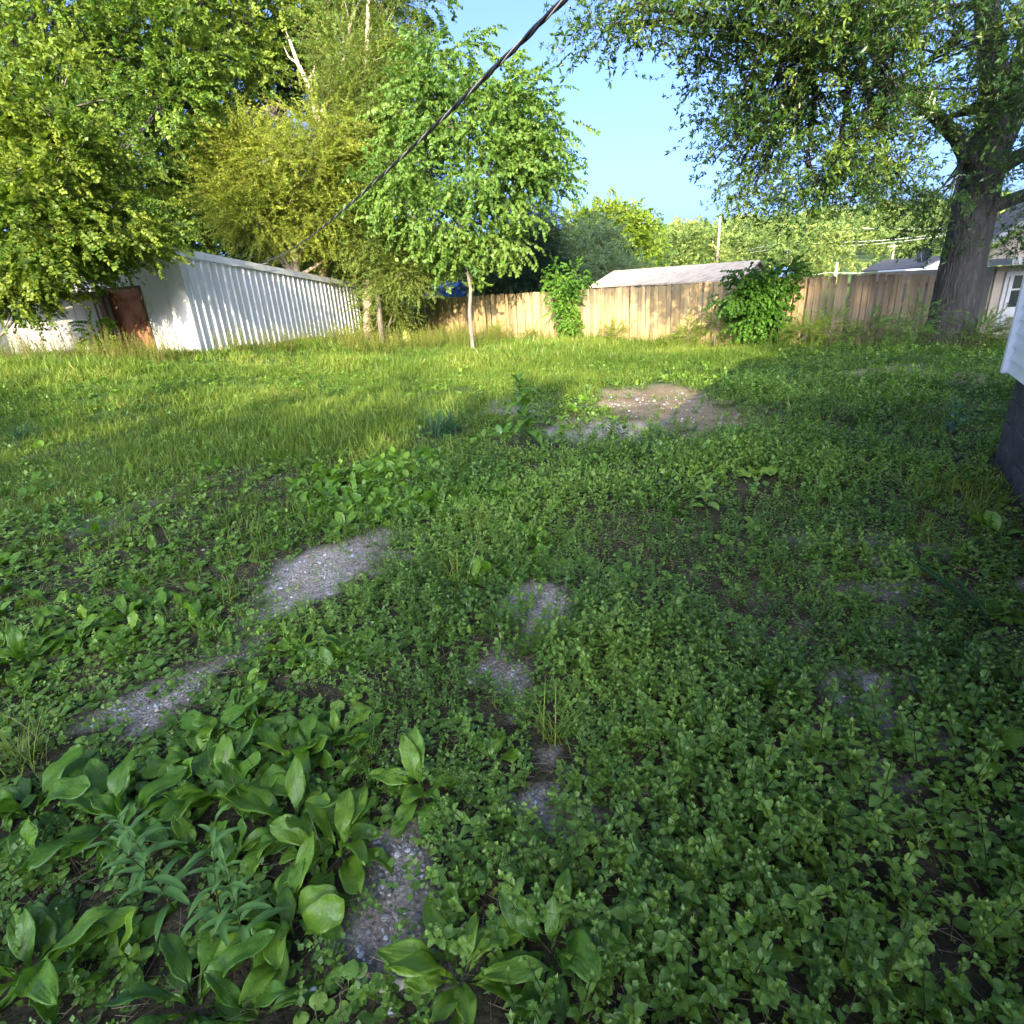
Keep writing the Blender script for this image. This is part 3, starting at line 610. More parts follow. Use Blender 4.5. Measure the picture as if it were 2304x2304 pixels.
LIMBS = [([top - [0, 0, .5], OB + [.3, -.1, 5.2], OB + [.5, -.3, 7], OB + [.6, -.3, 9.5]], [.36, .33, .26, .1]),
         ([top - [0, 0, .3], OB + [-.5, -.5, 4.9], OB + [-1.6, -1.2, 6.3], OB + [-3.2, -2.2, 7.6]], [.3, .25, .17, .07]),
         ([top - [.1, 0, .9], OB + [-1.0, -.4, 4.2], OB + [-2.4, -.9, 4.9], OB + [-4.6, -1.6, 5.2]], [.17, .14, .10, .04]),
         ([OB + [.2, 0, 2.9], OB + [1.1, .1, 3.15], OB + [2.2, 0, 3.2], OB + [3.4, -.1, 3.9]], [.15, .13, .1, .05]),
         ([OB + [.2, 0, 3.6], OB + [1.0, -.3, 4.1], OB + [2.0, -.6, 4.3], OB + [3.2, -1, 4.6]], [.16, .13, .1, .04]),
         ([top, OB + [.6, -1.5, 5.6], OB + [.2, -3, 6.5], OB + [-.8, -4.5, 7.2]], [.26, .2, .14, .06])]
for pts, rr in LIMBS: mb.tube(pts, rr, 9, False)
def olb(dx, dy, y, r, n): return lb(dx, dy, y, r, n)
lobes = [olb(1330, 40, 9.6, (.9, .8, .45), 14), olb(1230, 20, 9.4, (.6, .5, .22), 7), olb(1160, 45, 9.4, (.28, .3, .18), 3), olb(1440, 100, 10, (1.0, .9, .6), 19), olb(1560, 60, 10, (1.1, 1, .8), 22), olb(1400, 190, 10.6, (.75, .8, .45), 13),
         olb(1530, 200, 10.8, (1.1, 1, .7), 21), olb(1680, 130, 10.6, (1.2, 1, .9), 23), olb(1400, 300, 11, (.75, .7, .4), 12), olb(1520, 310, 11.2, (1.0, .9, .5), 18), olb(1660, 270, 11.3, (1.1, .9, .7), 20),
         olb(1420, 365, 11.3, (.5, .5, .2), 6), olb(1560, 370, 11.5, (.9, .8, .28), 12), olb(1680, 350, 11.8, (.9, .8, .35), 13), olb(1770, 375, 12.2, (.6, .5, .25), 8), olb(1760, 190, 11.4, (.9, 1, .7), 16), olb(1820, 60, 11, (1.2, 1, 1), 22),
         olb(1920, 150, 11.2, (1.0, .9, 1.1), 20), olb(1945, 290, 12.5, (.5, .6, .5), 8), olb(1765, 440, 12.8, (.3, .35, .2), 3), olb(1930, 470, 14, (.6, .5, .3), 7), olb(1700, 0, 10.4, (1.2, 1, .8), 18), olb(1480, -20, 9.6, (1.4, 1.2, .7), 20),
         olb(1340, -60, 9, (1.3, 1.2, .6), 14), olb(1600, -120, 9.5, (2, 1.5, 1), 22), olb(1850, -120, 10, (2, 1.5, 1.2), 22), olb(2050, 100, 11, (1.6, 1.4, 1.6), 20), olb(2060, 330, 12, (1.2, 1, 1), 12), (OB + [.5, 2.5, 8.5], (3, 1.8, 2), 20), (OB + [-2.5, 2, 7], (2, 1.5, 1.2), 16), (OB + [3, 1, 7], (2, 2, 2), 20)]
P, D, Rn = [], [], []
lp = [np.array(q) for pts, rr in LIMBS for q in tube_curve(pts[1], pts[3], np.array(pts[2]) - (np.array(pts[1]) + np.array(pts[3])) / 2, 6)]
for (c, rd, nc) in lobes:
    rd = np.array(rd); s = min(lp, key=lambda q: np.linalg.norm(q - c)); cur = tube_curve(s, c, rs.randn(3) * .2 + [0, 0, .2], 6)
    mb.tube(cur, [.06, .05, .04, .032, .025, .018], 6, False)
    u = rs.randn(nc, 3); u /= np.linalg.norm(u, axis=1)[:, None]; cc = c + u * (rs.rand(nc)[:, None] ** .45) * rd * 1.05
    for k in range(nc): mb.tube(tube_curve(cur[rs.randint(1, 6)], cc[k], rs.randn(3) * .12, 4), [.022, .016, .011, .004], 4, False)
    nc = max(3, int(nc * .8)); u = u[:nc]; cc = cc[:nc]; n = 21; off = rs.randn(nc, n, 3) * .20 * np.array([1, 1, .55]); P.append((cc[:, None] + off).reshape(-1, 3))
    D.append((off / .20 + u[:, None] * .8 + rs.randn(nc, n, 3) * .3 + np.array([-.2, 0, -.05])).reshape(-1, 3)); Rn.append(np.repeat(.25 + .6 * rs.rand(nc) ** 2, n))
P = np.concatenate(P); D = np.concatenate(D)
V, T, r = scatter(SPR['oak'], P, frames_dir(D), .7 + .6 * rs.rand(len(P)), np.concatenate(Rn), .45)
mb.build('branches', MT['bark_dark'], e, smooth=True)
fastmesh('crown', V, T, MT['f_oak'], r, parent=e)

# unseen trees added behind the viewer, crowns and gap shaped to shade the yard
YC = -30.
def skyline(x): return 11.9 + 1.1 * (vn(x, 0 * x, 2.2, 81) - .5) + .7 * (vn(x, 0 * x, .7, 82) - .5) + 10.5 * sst((x - 3.2) / 2.2)
def gapz(x): return 11.35 + .22 * x
for i, (xa, xb, lab) in enumerate([(-30, -21, 'unseen leafy tree added for shade at the left end of the row behind the viewer'), (-21, -13, 'second unseen leafy tree added for shade from the left in the row behind the viewer'), (-13, -6, 'third unseen leafy tree added for shade from the left in the row behind the viewer'),
        (-6, 0, 'unseen leafy tree added for shade straight behind the viewer'), (0, 3.4, 'unseen gappy tree added for shade behind the viewer, just right of the middle'), (3.4, 12, 'tall unseen tree added for shade behind the white house'), (12, 24, 'tallest unseen tree added for shade at the right end of the row behind the viewer')]):
    xm = (xa + xb) / 2; e = empty('unseen_shade_tree', (xm, YC, 0), lab, 'tree', 'unseen shade trees added behind the viewer')
    n = int((xb - xa) * 24 * (3.4 if xa < 3 else 4.6)); x = xa + (xb - xa) * rs.rand(n); z = .8 + 23 * rs.rand(n); g = np.abs(z - gapz(x)) < 1.1 + .4 * vn(x, z, .8, 83)
    k = (z < skyline(x) - .3) & ~(g & (x > -2.7) & (x < 2.2)); x, z = x[k], z[k]
    y = YC + rs.randn(len(x)) * 1.2; cc = np.stack([x, y, z], 1); m_ = 9; off = rs.randn(len(x), m_, 3) * np.array([.33, .5, .33])
    P = (cc[:, None] + off).reshape(-1, 3); V, T, r = scatter(SPR['coarse'], P, frames_dir(off.reshape(-1, 3) + rs.randn(len(P), 3) * .3), .75 + .4 * rs.rand(len(P)), rs.rand(len(P)), .4)
    mb = MB().tube([(xm, YC, -.2), (xm + .2, YC, 4), (xm, YC, 9), (xm, YC, min(12, float(skyline(np.array([xm]))[0]) - 1))], [.4, .33, .22, .08], 9)
    for j in range(0, len(cc), 9): mb.tube([(xm + .1, YC, max(2, z[j] - 1.5 - abs(x[j] - xm) * .4)), (cc[j] + [xm, YC, z[j] - 1]) / 2, cc[j]], [.07, .05, .015], 4, False)
    mb.build('trunk', MT['bark_dark'], e, smooth=True); fastmesh('crown', V, T, MT['f_deep'], r, parent=e)

# hillside forest
P, D, Rn, SC = [], [], [], []
mbf = MB()
def ftree(x, y, h, w_, tint, yn=150):
    z0 = float(hillz(x, y)) if y > 62 else 0
    u = rs.randn(yn, 3); u /= np.linalg.norm(u, axis=1)[:, None]; q = rs.rand(yn)[:, None] ** .3
    p = np.array([x, y, z0 + h * .58]) + u * q * np.array([w_, w_, h * .42]) + rs.randn(yn, 3) * .25
    P.append(p); D.append(u + rs.randn(yn, 3) * .4); Rn.append(np.clip(tint + rs.randn(yn) * .12, 0, 1)); SC.append(np.full(yn, .55 + y / 260))
for k in range(560):
    y = 61 + 125 * rs.rand() ** .8; x = -10 + rs.rand() * (y * .95 + 20)
    if rs.rand() < .2: x = -60 + rs.rand() * 60
    ftree(x, y, 4.2 + rs.rand() * 3.2, 1.6 + rs.rand() * 1.8, rs.rand() ** 1.2, 110)
P = np.concatenate(P); D = np.concatenate(D); SC = np.concatenate(SC)
V, T, r = scatter(SPR['coarse'], P, frames_dir(D), SC * (.7 + .5 * rs.rand(len(P))), np.concatenate(Rn), .4)
prop(fastmesh('forest', V, T, MT['f_forest'], r), 'sunlit yellow-green woods covering the far hillside', 'forest', kind='stuff')

# ------------------------------------------------------------------ white metal shed
cN = np.array([-8.2, 16.3, 0]); cF = np.array([-5.9, 25.6, 0]); cL = np.array([-11.9, 17.4, 0]); cB = cL + (cF - cN)
TOPN, TOPF = .72 + 2.53, 2.36; zg = lambda q: float(gz(q[0], q[1])) - .1
e = empty('metal_shed', (*cN[:2], .7), 'white ribbed metal shed with a rust-red door under the trees', 'shed')
d = unit(cF - cN); Ls = np.linalg.norm(cF - cN); nrm = np.array([d[1], -d[0], 0]); prof = []
x = 0
while x < Ls:
    for a, h in ((0, 0), (.17, 0), (.19, .035), (.235, .035), (.255, 0)): prof.append((x + a + rs.randn() * .004, h * (.8 + .4 * rs.rand()) + rs.randn() * .003))
    x += .29 + rs.randn() * .008
prof = sorted((min(a, Ls), h) for a, h in prof)
V, Fs = [], []
for i, (a, h) in enumerate(prof):
    q = cN + d * a + nrm * h; zt = TOPN + (TOPF - TOPN) * a / Ls
    V += [(q[0], q[1], zg(q)), (q[0], q[1], zt)]
    if i: Fs.append((2 * i - 2, 2 * i, 2 * i + 1, 2 * i - 1))
mb = MB().add(V, Fs); mb.build('side_wall', MT['white_metal'], e)
mb = MB(); dl = unit(cL - cN); nf = np.array([-dl[1], dl[0], 0]);
if nf[1] > 0: nf = -nf
TL = TOPN - .38
def wallq(mb, a, b, za, zb, th=.05, z0=None):
    n = unit(np.cross(b - a, UP)) * th
    P = [(*a[:2], zg(a)), (*b[:2], zg(b)), (*b[:2], zb), (*a[:2], za)]
    P = [np.array(q) for q in P]; P += [q + n for q in P]
    mb.add(P, [(0, 1, 2, 3), (7, 6, 5, 4), (0, 4, 5, 1), (1, 5, 6, 2), (2, 6, 7, 3), (3, 7, 4, 0)])
wallq(mb, cN - d * .0 + dl * .01, cL, TOPN, TL, -.05); mb.build('front_wall', MT['white_board'], e)
mb = MB(); wallq(mb, cL, cB, TL, TOPF - .38, -.05); wallq(mb, cB, cF, TOPF - .38, TOPF, -.05); mb.build('rear_wall', MT['white_metal'], e)
mb = MB(); A = [cN - d * .22 + nrm * .05, cF + d * .15 + nrm * .05, cB + d * .15 - nrm * .1, cL - d * .22 - nrm * .1]; zt = [TOPN + .04, TOPF + .02, TOPF - .36, TL + .04]
P = [np.array([q[0], q[1], z]) for q, z in zip(A, zt)]; P += [q + [0, 0, .06] for q in P]
mb.add(P, [(3, 2, 1, 0), (4, 5, 6, 7), (0, 1, 5, 4), (1, 2, 6, 5), (2, 3, 7, 6), (3, 0, 4, 7)]); mb.build('roof', MT['roof_metal'], e)
mb = MB(); a_ = cN + nrm * .055; b_ = cF + nrm * .055; P = [(a_[0], a_[1], TOPN - .12), (b_[0], b_[1], TOPF - .10), (b_[0], b_[1], TOPF + .05), (a_[0], a_[1], TOPN + .07)]
P = [np.array(q) for q in P]; P += [q + nrm * .02 for q in P]; mb.add(P, [(0, 1, 2, 3), (7, 6, 5, 4), (0, 4, 5, 1), (2, 6, 7, 3), (0, 3, 7, 4), (1, 5, 6, 2)]); mb.build('fascia', MT['white_metal'], e)
def fp(px, yy=17.0):   # point on the front wall plane under a picture direction
    dd = ray(*px); n = nf; t = (n @ (cN - O_ * [1, 1, 0])) / (n @ dd); return O_ + dd * t
dA, dB = fp((199, 549)), fp((264, 545)); dw = np.linalg.norm((dB - dA)[:2])
dr = empty_door = None
a_, b_ = np.array([*dA[:2], 0]) + nf * .06, np.array([*dB[:2], 0]) + nf * .06
mb = MB(); zb = zg(a_) + .1; nn = 7
for k in range(1):
    c = (a_ + b_) / 2; mb.box((c[0], c[1], (zb + dA[2]) / 2), (dw, .04, dA[2] - zb), (unit(b_ - a_), nf, UP))
door = mb.build('door', MT['rust'], e, bevel=.006)
mb = MB(); ax = (unit(b_ - a_), nf, UP); c = (a_ + b_) / 2 + nf * .03
for zz in (.12, .5, .88): MB().box((c[0], c[1], zb + (dA[2] - zb) * zz), (dw * .92, .03, .09), ax).build('door_rail', MT['rust'], door)
hq = a_ + unit(b_ - a_) * dw * .9 + nf * .06; MB().tube([(hq[0], hq[1], zb + .75), (hq[0] + nf[0] * .05, hq[1] + nf[1] * .05, zb + .82), (hq[0], hq[1], zb + .9)], .012, 6).build('handle', MT['black'], door)
mb = MB(); c = (a_ + b_) / 2; mb.box((c[0], c[1], dA[2] + .035), (dw + .16, .05, .07), ax); 
for q in (a_ - ax[0] * .045, b_ + ax[0] * .045): mb.box((q[0], q[1], (zb + dA[2]) / 2), (.07, .05, dA[2] - zb), ax)
mb.build('door_frame', MT['brown_trim'], e)
mb = MB(); q = cN + nf * .03 + nrm * .02; mb.box((q[0], q[1], (zg(cN) + TOPN) / 2), (.06, .06, TOPN - zg(cN) - .02), (d, nrm, UP)); mb.build('corner_trim', MT['white_metal'], e)

# low cream shed
a1_ = np.array([*at(182, 555, 16.6)[:2], 0]); a0_ = np.array([*at(-110, 555, 16.9)[:2], 0]); zt = float(at(182, 557, 16.6)[2])
e = empty('low_shed', (*a1_[:2], .7), 'low cream-walled shed with a brown roof edge left of the metal shed', 'shed')
ax0 = unit(a1_ - a0_); ny_ = np.array([ax0[1], -ax0[0], 0]); mb = MB(); Lw = np.linalg.norm(a1_ - a0_); k = 0
while k * .3 < Lw - .3:
    q = a0_ + ax0 * (k * .3 + .146); mb.box((q[0], q[1], (.5 + zt) / 2), (.288, .05, zt - .5), (ax0, ny_, UP)); k += 1
q = (a0_ + a1_) / 2 - ny_ * .04; mb.box((q[0], q[1], (.5 + zt) / 2), (Lw, .03, zt - .5), (ax0, ny_, UP)); mb.build('front_wall', MT['cream_board'], e)
mb = MB(); q = (a0_ + a1_) / 2 - ny_ * 1.0; mb.box((q[0], q[1], zt + .045), (Lw + .3, 2.4, .09), (ax0, ny_, UP)); mb.build('roof', MT['brown_trim'], e)
mb = MB(); q = a1_ - ny_ * .02 + ax0 * .06; mb.box((q[0], q[1], (.5 + zt) / 2 - .01), (.13, .12, zt - .5 - .02), (ax0, ny_, UP)); mb.build('corner_post', MT['brown_trim'], e)
mb = MB(); q = a1_ - ny_ * 1.1; mb.box((q[0], q[1], (.5 + zt) / 2), (.05, 2.0, zt - .5), (ax0, ny_, UP)); mb.build('side_wall', MT['cream_board'], e)
# ------------------------------------------------------------------ fence
A, B_, C_ = np.array([-3.9, 27.8, 0]), np.array([7.75, 15.12, 0]), np.array([11.5, 14.5, 0])
e = empty('wooden_fence', (*B_[:2], 0), 'weathered dog-eared wooden privacy fence across the back of the yard', 'fence')
def pickets(A, B, pitch, wd, dark=False):
    d = unit(B - A); L_ = np.linalg.norm(B - A); n = np.array([d[1], -d[0], 0]);
    if n[1] > 0: n = -n
    x = 0; pan = 0
    while x < L_ - .2:
        mb = MB(); mr = MB(); xe = min(x + 2.44, L_); x0 = x
        while x + wd < xe + .01:
            q = A + d * (x + wd / 2) + n * (.012 * rs.randn() * .5); h = 1.66 + rs.randn() * .014; w_ = wd * (1 + rs.randn() * .02); z0 = float(gz(q[0], q[1])) - .03 + abs(rs.randn()) * .02
            zb = float(gz0(q[0], q[1])); zt = zb + h; tl = rs.randn() * .006; th = .016; ear = .028
            tx = rs.randn() * .012
            P2 = [(-w_ / 2, z0), (w_ / 2, z0), (w_ / 2, zt - ear), (w_ / 2 - ear, zt), (-w_ / 2 + ear, zt), (-w_ / 2, zt - ear)]
            P = [q + d * (a + tx * (b - z0)) + UP * (b) + n * (.0 + tl) for a, b in P2]; P += [v + n * th for v in P]
            k = 6; fs = [tuple(range(k))[::-1], tuple(range(k, 2 * k))] + [(i, (i + 1) % k, (i + 1) % k + k, i + k) for i in range(k)]
            mb.add(P, fs); x += pitch + rs.randn() * .003
        mb.build('fence_panel', MT['cedar_old_shaded' if dark else 'cedar'], e)
        a_, b_ = A + d * x0, A + d * xe
        for hz in (.3, .95, 1.45):
            c = (a_ + b_) / 2 - n * .03; zc = (gz0(*a_[:2]) + gz0(*b_[:2])) / 2; MB().box((c[0], c[1], zc + hz), (np.linalg.norm(b_ - a_), .038, .085), (d, n, UP)).build('rail', MT['cedar_dark'], e)
        q = a_ - n * .1; MB().box((q[0], q[1], .8 + zc), (.09, .09, 1.7), (d, n, UP)).build('post', MT['cedar_dark'], e)
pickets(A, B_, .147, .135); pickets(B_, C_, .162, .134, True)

# pale-roofed outbuilding behind the fence
def quadroof(e, name, eL, eR, rL, rR, mat, th=.05):
    P = [np.array(q, float) for q in (eL, eR, rR, rL)]; n = unit(np.cross(P[1] - P[0], P[3] - P[0])) * th; P += [q - n for q in P]
    return MB().add(P, [(0, 1, 2, 3), (7, 6, 5, 4), (0, 4, 5, 1), (1, 5, 6, 2), (2, 6, 7, 3), (3, 7, 4, 0)]).build(name, mat, e)
eR, eL, rR, rL = at(1401, 527, 18.6), at(1110, 541, 24.6), at(1434, 490, 19.9), at(1158, 511, 26.6)
bk = (rR - eR) * [1, 1, -1]; bR, bL = rR + bk, rL + (rL - eL) * [1, 1, -1]
e = empty('pale_roofed_shed', (eR[0], eR[1], 0), 'long outbuilding with a weathered whitish roof behind the middle of the fence', 'shed')
quadroof(e, 'roof', eL, eR, rL, rR, MT['pink_roof']); quadroof(e, 'roof', bR, bL, rR, rL, MT['pink_roof'])
i_ = unit(eL - eR) * .12
def flat(q): return np.array([q[0], q[1], 0])
mb = MB(); Q5 = [flat(eR) + i_ , flat(bR) + i_, bR + i_ - UP * .06, rR + i_ - UP * .06, eR + i_ - UP * .06]; Q5b = [q + i_ * .5 for q in Q5]
mb.add(Q5 + Q5b, [(0, 1, 2, 3, 4), (9, 8, 7, 6, 5)] + [(k, (k + 1) % 5, (k + 1) % 5 + 5, k + 5) for k in range(5)]); mb.build('gable_wall', MT['grey_paint'], e)
mb = MB(); wd_ = unit(flat(eR - rR)) * .15
P = [flat(eL) - i_ - wd_, flat(eR) + i_ * 1.5 - wd_, eR + i_ * 1.5 - wd_ - UP * .02, eL - i_ - wd_ - UP * .02]; mb.add(P + [q - wd_ * .3 for q in P], [(0, 1, 2, 3), (7, 6, 5, 4), (0, 4, 5, 1), (1, 5, 6, 2), (2, 6, 7, 3), (3, 7, 4, 0)]); mb.build('front_wall', MT['cream_board'], e)
mb = MB().tube([eR + i_ * -.02 - UP * .05, rR - UP * .05, bR - UP * .05], .035, 4); mb.build('bargeboard', MT['shingle'], e)
# small blue-grey roof beside it
q = at(1480, 513, 22); e = empty('blue_roofed_shed', (q[0], q[1], 0), 'small shed with a blue-grey metal roof just behind the dark vine on the fence', 'shed')
mb = MB()
quadroof(e, 'roof', at(1452, 522, 22), at(1508, 519, 21.6), at(1462, 504, 23), at(1500, 503, 22.7), MT['blue_roof'])
mb.box((q[0], q[1] + 1, q[2] / 2 - .15), (1.0, 1.3, q[2] - .25)); mb.build('wall', MT['grey_paint'], e)
# blue tarp canopy
q = at(842, 543, 34); e = empty('blue_canopy', (q[0], q[1], 0), 'bright blue tarp canopy showing over the fence beside the slender tree', 'canopy')
cc = [at(798, 543, 33), at(880, 545, 33), at(876, 530, 35), at(812, 533, 35)]
V = []; Fs = []
for i in range(9):
    for j in range(5):
        a, b = i / 8, j / 4; pz = (cc[0] * (1 - a) + cc[1] * a) * (1 - b) + (cc[3] * (1 - a) + cc[2] * a) * b; V.append(pz + [0, 0, .07 * math.sin(i * 1.9) + .05 * rs.randn() * .5])
for i in range(8):
    for j in range(4): Fs.append((i * 5 + j, (i + 1) * 5 + j, (i + 1) * 5 + j + 1, i * 5 + j + 1))
MB().add(V, Fs).build('tarp', MT['blue_tarp'], e)
mb = MB(); a, b = cc[0], cc[1]; P = [a, b, b - [0, 0, .45], a - [0, 0, .38]]; mb.add([*P], [(3, 2, 1, 0)]); mb.build('valance', MT['blue_tarp'], e)
for c_ in cc: MB().tube([(c_[0], c_[1], 0), c_], .03, 6).build('leg', MT['wire'], e)
# lime bin
q = at(750, 590, 25.5); q[2] = 0; e = empty('storage_bin', q, 'yellow-green ribbed storage bin at the left end of the fence', 'bin')
mb = MB(); ht = float(at(750, 574, 25.5)[2])
for k in range(5): mb.box((q[0], q[1], (k + .5) * (ht - .08) / 5), (.98 - .03 * (k % 2), .7, (ht - .08) / 5 - .012), top=.96)
mb.box((q[0], q[1], ht / 2 - .05), (.9, .64, ht - .14)); mb.build('body', MT['lime'], e, bevel=.01)
MB().box((q[0], q[1], ht - .03), (1.02, .76, .06)).build('lid', MT['lime'], e, bevel=.01)

# ------------------------------------------------------------------ neighbour's house at far right
HY_ = 15.9; hx0 = float(at(1860, 600, HY_)[0]); zf = -.12
e = empty('neighbour_house', (hx0, HY_, zf), 'tan-sided neighbouring house with a white storm door behind the oak trunk', 'house')
zt = float(at(1890, 502, HY_)[2]); mb = MB(); z = zf; k = 0
V, Fs = [], []; x1 = hx0 + 7
while z < zt - .01:
    for zz, yy in ((z, -.012), (min(z + .115, zt), 0)): V += [(hx0, HY_ + yy, zz), (x1, HY_ + yy, zz)]
    b = len(V) - 4; Fs.append((b, b + 1, b + 3, b + 2))
    if k: Fs.append((b - 2, b - 1, b + 1, b))
    z += .115; k += 1
MB().add(V, Fs).build('wall', MT['siding_tan'], e)
MB().box((hx0 + .02, HY_ + 3, (zf + zt) / 2), (.1, 5.9, zt - zf)).build('side_wall', MT['siding_tan'], e)
MB().box((hx0 + 3.4, HY_ - .35, zt + .1), (7.3, .75, .16)).build('eave_trim', MT['shaded_white'], e)
# gable above the porch
ga, gb = at(1872, 449, HY_ - .3), at(1932, 415, HY_ - .3); sl = (gb[2] - ga[2]) / (gb[0] - ga[0]); gx1 = ga[0] + 3.6; ztop = ga[2] + sl * 3.6
V = []; Fs = []
mb = MB(); P = [(ga[0], HY_ - .02, zt + .18), (2 * gx1 - ga[0], HY_ - .02, zt + .18), (gx1, HY_ - .02, ztop)]; mb.add(P, [(0, 1, 2)])
zz = zt + .3
while zz < ztop - .1:
    hw = (ztop - zz) / sl; hw = min(hw, 3.6); mb.box((gx1, HY_ - .03, zz), (2 * hw, .02, .02)); zz += .13
mb.build('gable', MT['siding_tan'], e)
for s in (1, -1):
    a_ = np.array([gx1 - s * 3.7, HY_ - .45, ztop - sl * 3.7 + .05]); b_ = np.array([gx1, HY_ - .45, ztop + .05]); dy = np.array([0, 1.3, 0])
    mb = MB(); P = [a_, b_, b_ + dy, a_ + dy]; mb.add([*P, *[q + UP * .06 for q in P]], [(0, 1, 2, 3), (7, 6, 5, 4), (0, 4, 5, 1), (1, 5, 6, 2), (2, 6, 7, 3), (3, 7, 4, 0)]); mb.build('roof', MT['shingle'], e)
    mb = MB(); P = [a_ - UP * .14, b_ - UP * .14, b_ - UP * .002, a_ - UP * .002]; mb.add([*P, *[q - [0, .03, 0] for q in P]], [(0, 1, 2, 3), (7, 6, 5, 4), (0, 4, 5, 1), (1, 5, 6, 2), (2, 6, 7, 3), (3, 7, 4, 0)]); mb.build('bargeboard', MT['shaded_white'], e)
dx0 = float(at(1893, 560, HY_)[0]); dz1 = float(at(1905, 512, HY_)[2]); dwid = .95
MB().box((dx0 + dwid / 2, HY_ - .03, (zf + .15 + dz1) / 2), (dwid + .2, .05, dz1 - zf - .15)).build('door_frame', MT['shaded_white'], e)
door = MB().box((dx0 + dwid / 2, HY_ - .075, zf + .15 + (dz1 - zf - .25) / 2), (dwid, .04, dz1 - zf - .3)).build('door', MT['shaded_white'], e)
hh_ = dz1 - zf
MB().box((dx0 + dwid / 2, HY_ - .1, zf + hh_ * .83), (dwid * .8, .02, hh_ * .2)).build('pane', MT['glass'], door)
MB().box((dx0 + dwid / 2, HY_ - .1, zf + hh_ * .57), (dwid * .8, .02, hh_ * .26)).build('pane', MT['glass'], door)
MB().tube([(dx0 + .06, HY_ - .1, zf + hh_ * .45), (dx0 + .06, HY_ - .16, zf + hh_ * .48), (dx0 + .06, HY_ - .1, zf + hh_ * .51)], .012, 6).build('handle', MT['black'], door)
MB().box((hx0 + 3.4, HY_ - 1.0, zf + .02), (7, 1.9, .1)).build('porch_slab', MT['stone'], e)
MB().box((hx0 + 3.9, HY_ - 1.1, zf - .11), (7, 1.9, .15)).build('porch_base', MT['block'], e)
e2 = empty('porch_step', (hx0 + .35, HY_ - .7, zf + .07), 'weathered tan wooden step block on the porch slab left of the storm door', 'step')
for k in range(2): MB().box((hx0 + .42, HY_ - .75 + k * .12, zf + .07 + .11 + k * .2), (.62, .5 - k * .22, .2)).build('step', MT['stone'], e2, bevel=.01)
e2 = empty('wooden_crate', (hx0 + 1.02, HY_ - .75, zf + .07), 'small orange-brown crate on the porch beside the step block', 'crate')
for k in range(3): MB().box((hx0 + 1.02, HY_ - .9, zf + .13 + k * .12), (.26, .02, .1)).build('slat', MT['orange'], e2)
MB().box((hx0 + 1.02, HY_ - .75, zf + .25), (.25, .27, .36)).build('body', MT['orange'], e2)

# low house beyond the fence, with a dish on its roof
YY = 33.; e = empty('distant_house', (*at(1770, 505, YY)[:2], 0), 'low house roof with a white fascia between the oak trunk and fence top', 'house')
a_, b_, c_ = at(1738, 508, YY), at(1790, 484, YY), at(1850, 506, YY); dy = np.array([.3, 6, 0])
for s, (u, v) in enumerate(((a_, b_), (b_, c_))):
    P = [u, v, v + dy, u + dy]; MB().add([*P, *[q + UP * .08 for q in P]], [(0, 1, 2, 3), (7, 6, 5, 4), (0, 4, 5, 1), (1, 5, 6, 2), (2, 6, 7, 3), (3, 7, 4, 0)]).build('roof', MT['shingle'], e)
    P = [u - UP * .22, v - UP * .22, v - UP * .003, u - UP * .003]; MB().add([*P, *[q - [0, .05, 0] for q in P]], [(0, 1, 2, 3), (7, 6, 5, 4), (0, 4, 5, 1), (1, 5, 6, 2), (2, 6, 7, 3), (3, 7, 4, 0)]).build('fascia', MT['white_paint'], e)
P = [np.array([a_[0] + .5, YY + .5, 0]), np.array([c_[0] - .5, YY + .5, 0]), c_ + [-.5, .5, -.1], b_ + [0, .5, -.1], a_ + [.5, .5, -.1]]; MB().add(P, [(0, 1, 2, 3, 4)]).build('wall', MT['grey_paint'], e)
e = empty('white_low_building', (*at(1738, 508, 31)[:2], 0), 'sliver of a white flat roof above the fence left of the distant house', 'building')
q = at(1720, 512, 31); MB().box((q[0] + .4, q[1] + 1, q[2] / 2), (1.3, 2, q[2])).build('wall', MT['white_paint'], e); MB().box((q[0] + .4, q[1] + 1, q[2] + .06), (1.6, 2.3, .1)).build('roof', MT['white_paint'], e)
c = at(1743, 482, YY - .1); e = empty('satellite_dish', at(1750, 497, YY + .2), 'dark round satellite dish on the distant roof left of the oak trunk', 'satellite dish')
fx = unit([-.75, -.6, .35]); u = unit(np.cross(fx, UP)); v = np.cross(u, fx); V, Fs = [], []
for i in range(6):
    r = .36 * i / 5
    for k in range(20): a = 2 * math.pi * k / 20; V.append(c + u * math.cos(a) * r + v * math.sin(a) * r * 1.1 + fx * (r * r * .6))
for i in range(5):
    for k in range(20): Fs.append((i * 20 + k, i * 20 + (k + 1) % 20, (i + 1) * 20 + (k + 1) % 20, (i + 1) * 20 + k))
MB().add(V, Fs).build('reflector', MT['black'], e, smooth=True)
MB().tube([at(1752, 497, YY + .2), at(1750, 490, YY), c - fx * .02], .03, 6).build('mast', MT['grey_paint'], e)
MB().tube([c - v * .36, c + fx * .45 - v * .1], .015, 5).build('feed_arm', MT['grey_paint'], e)

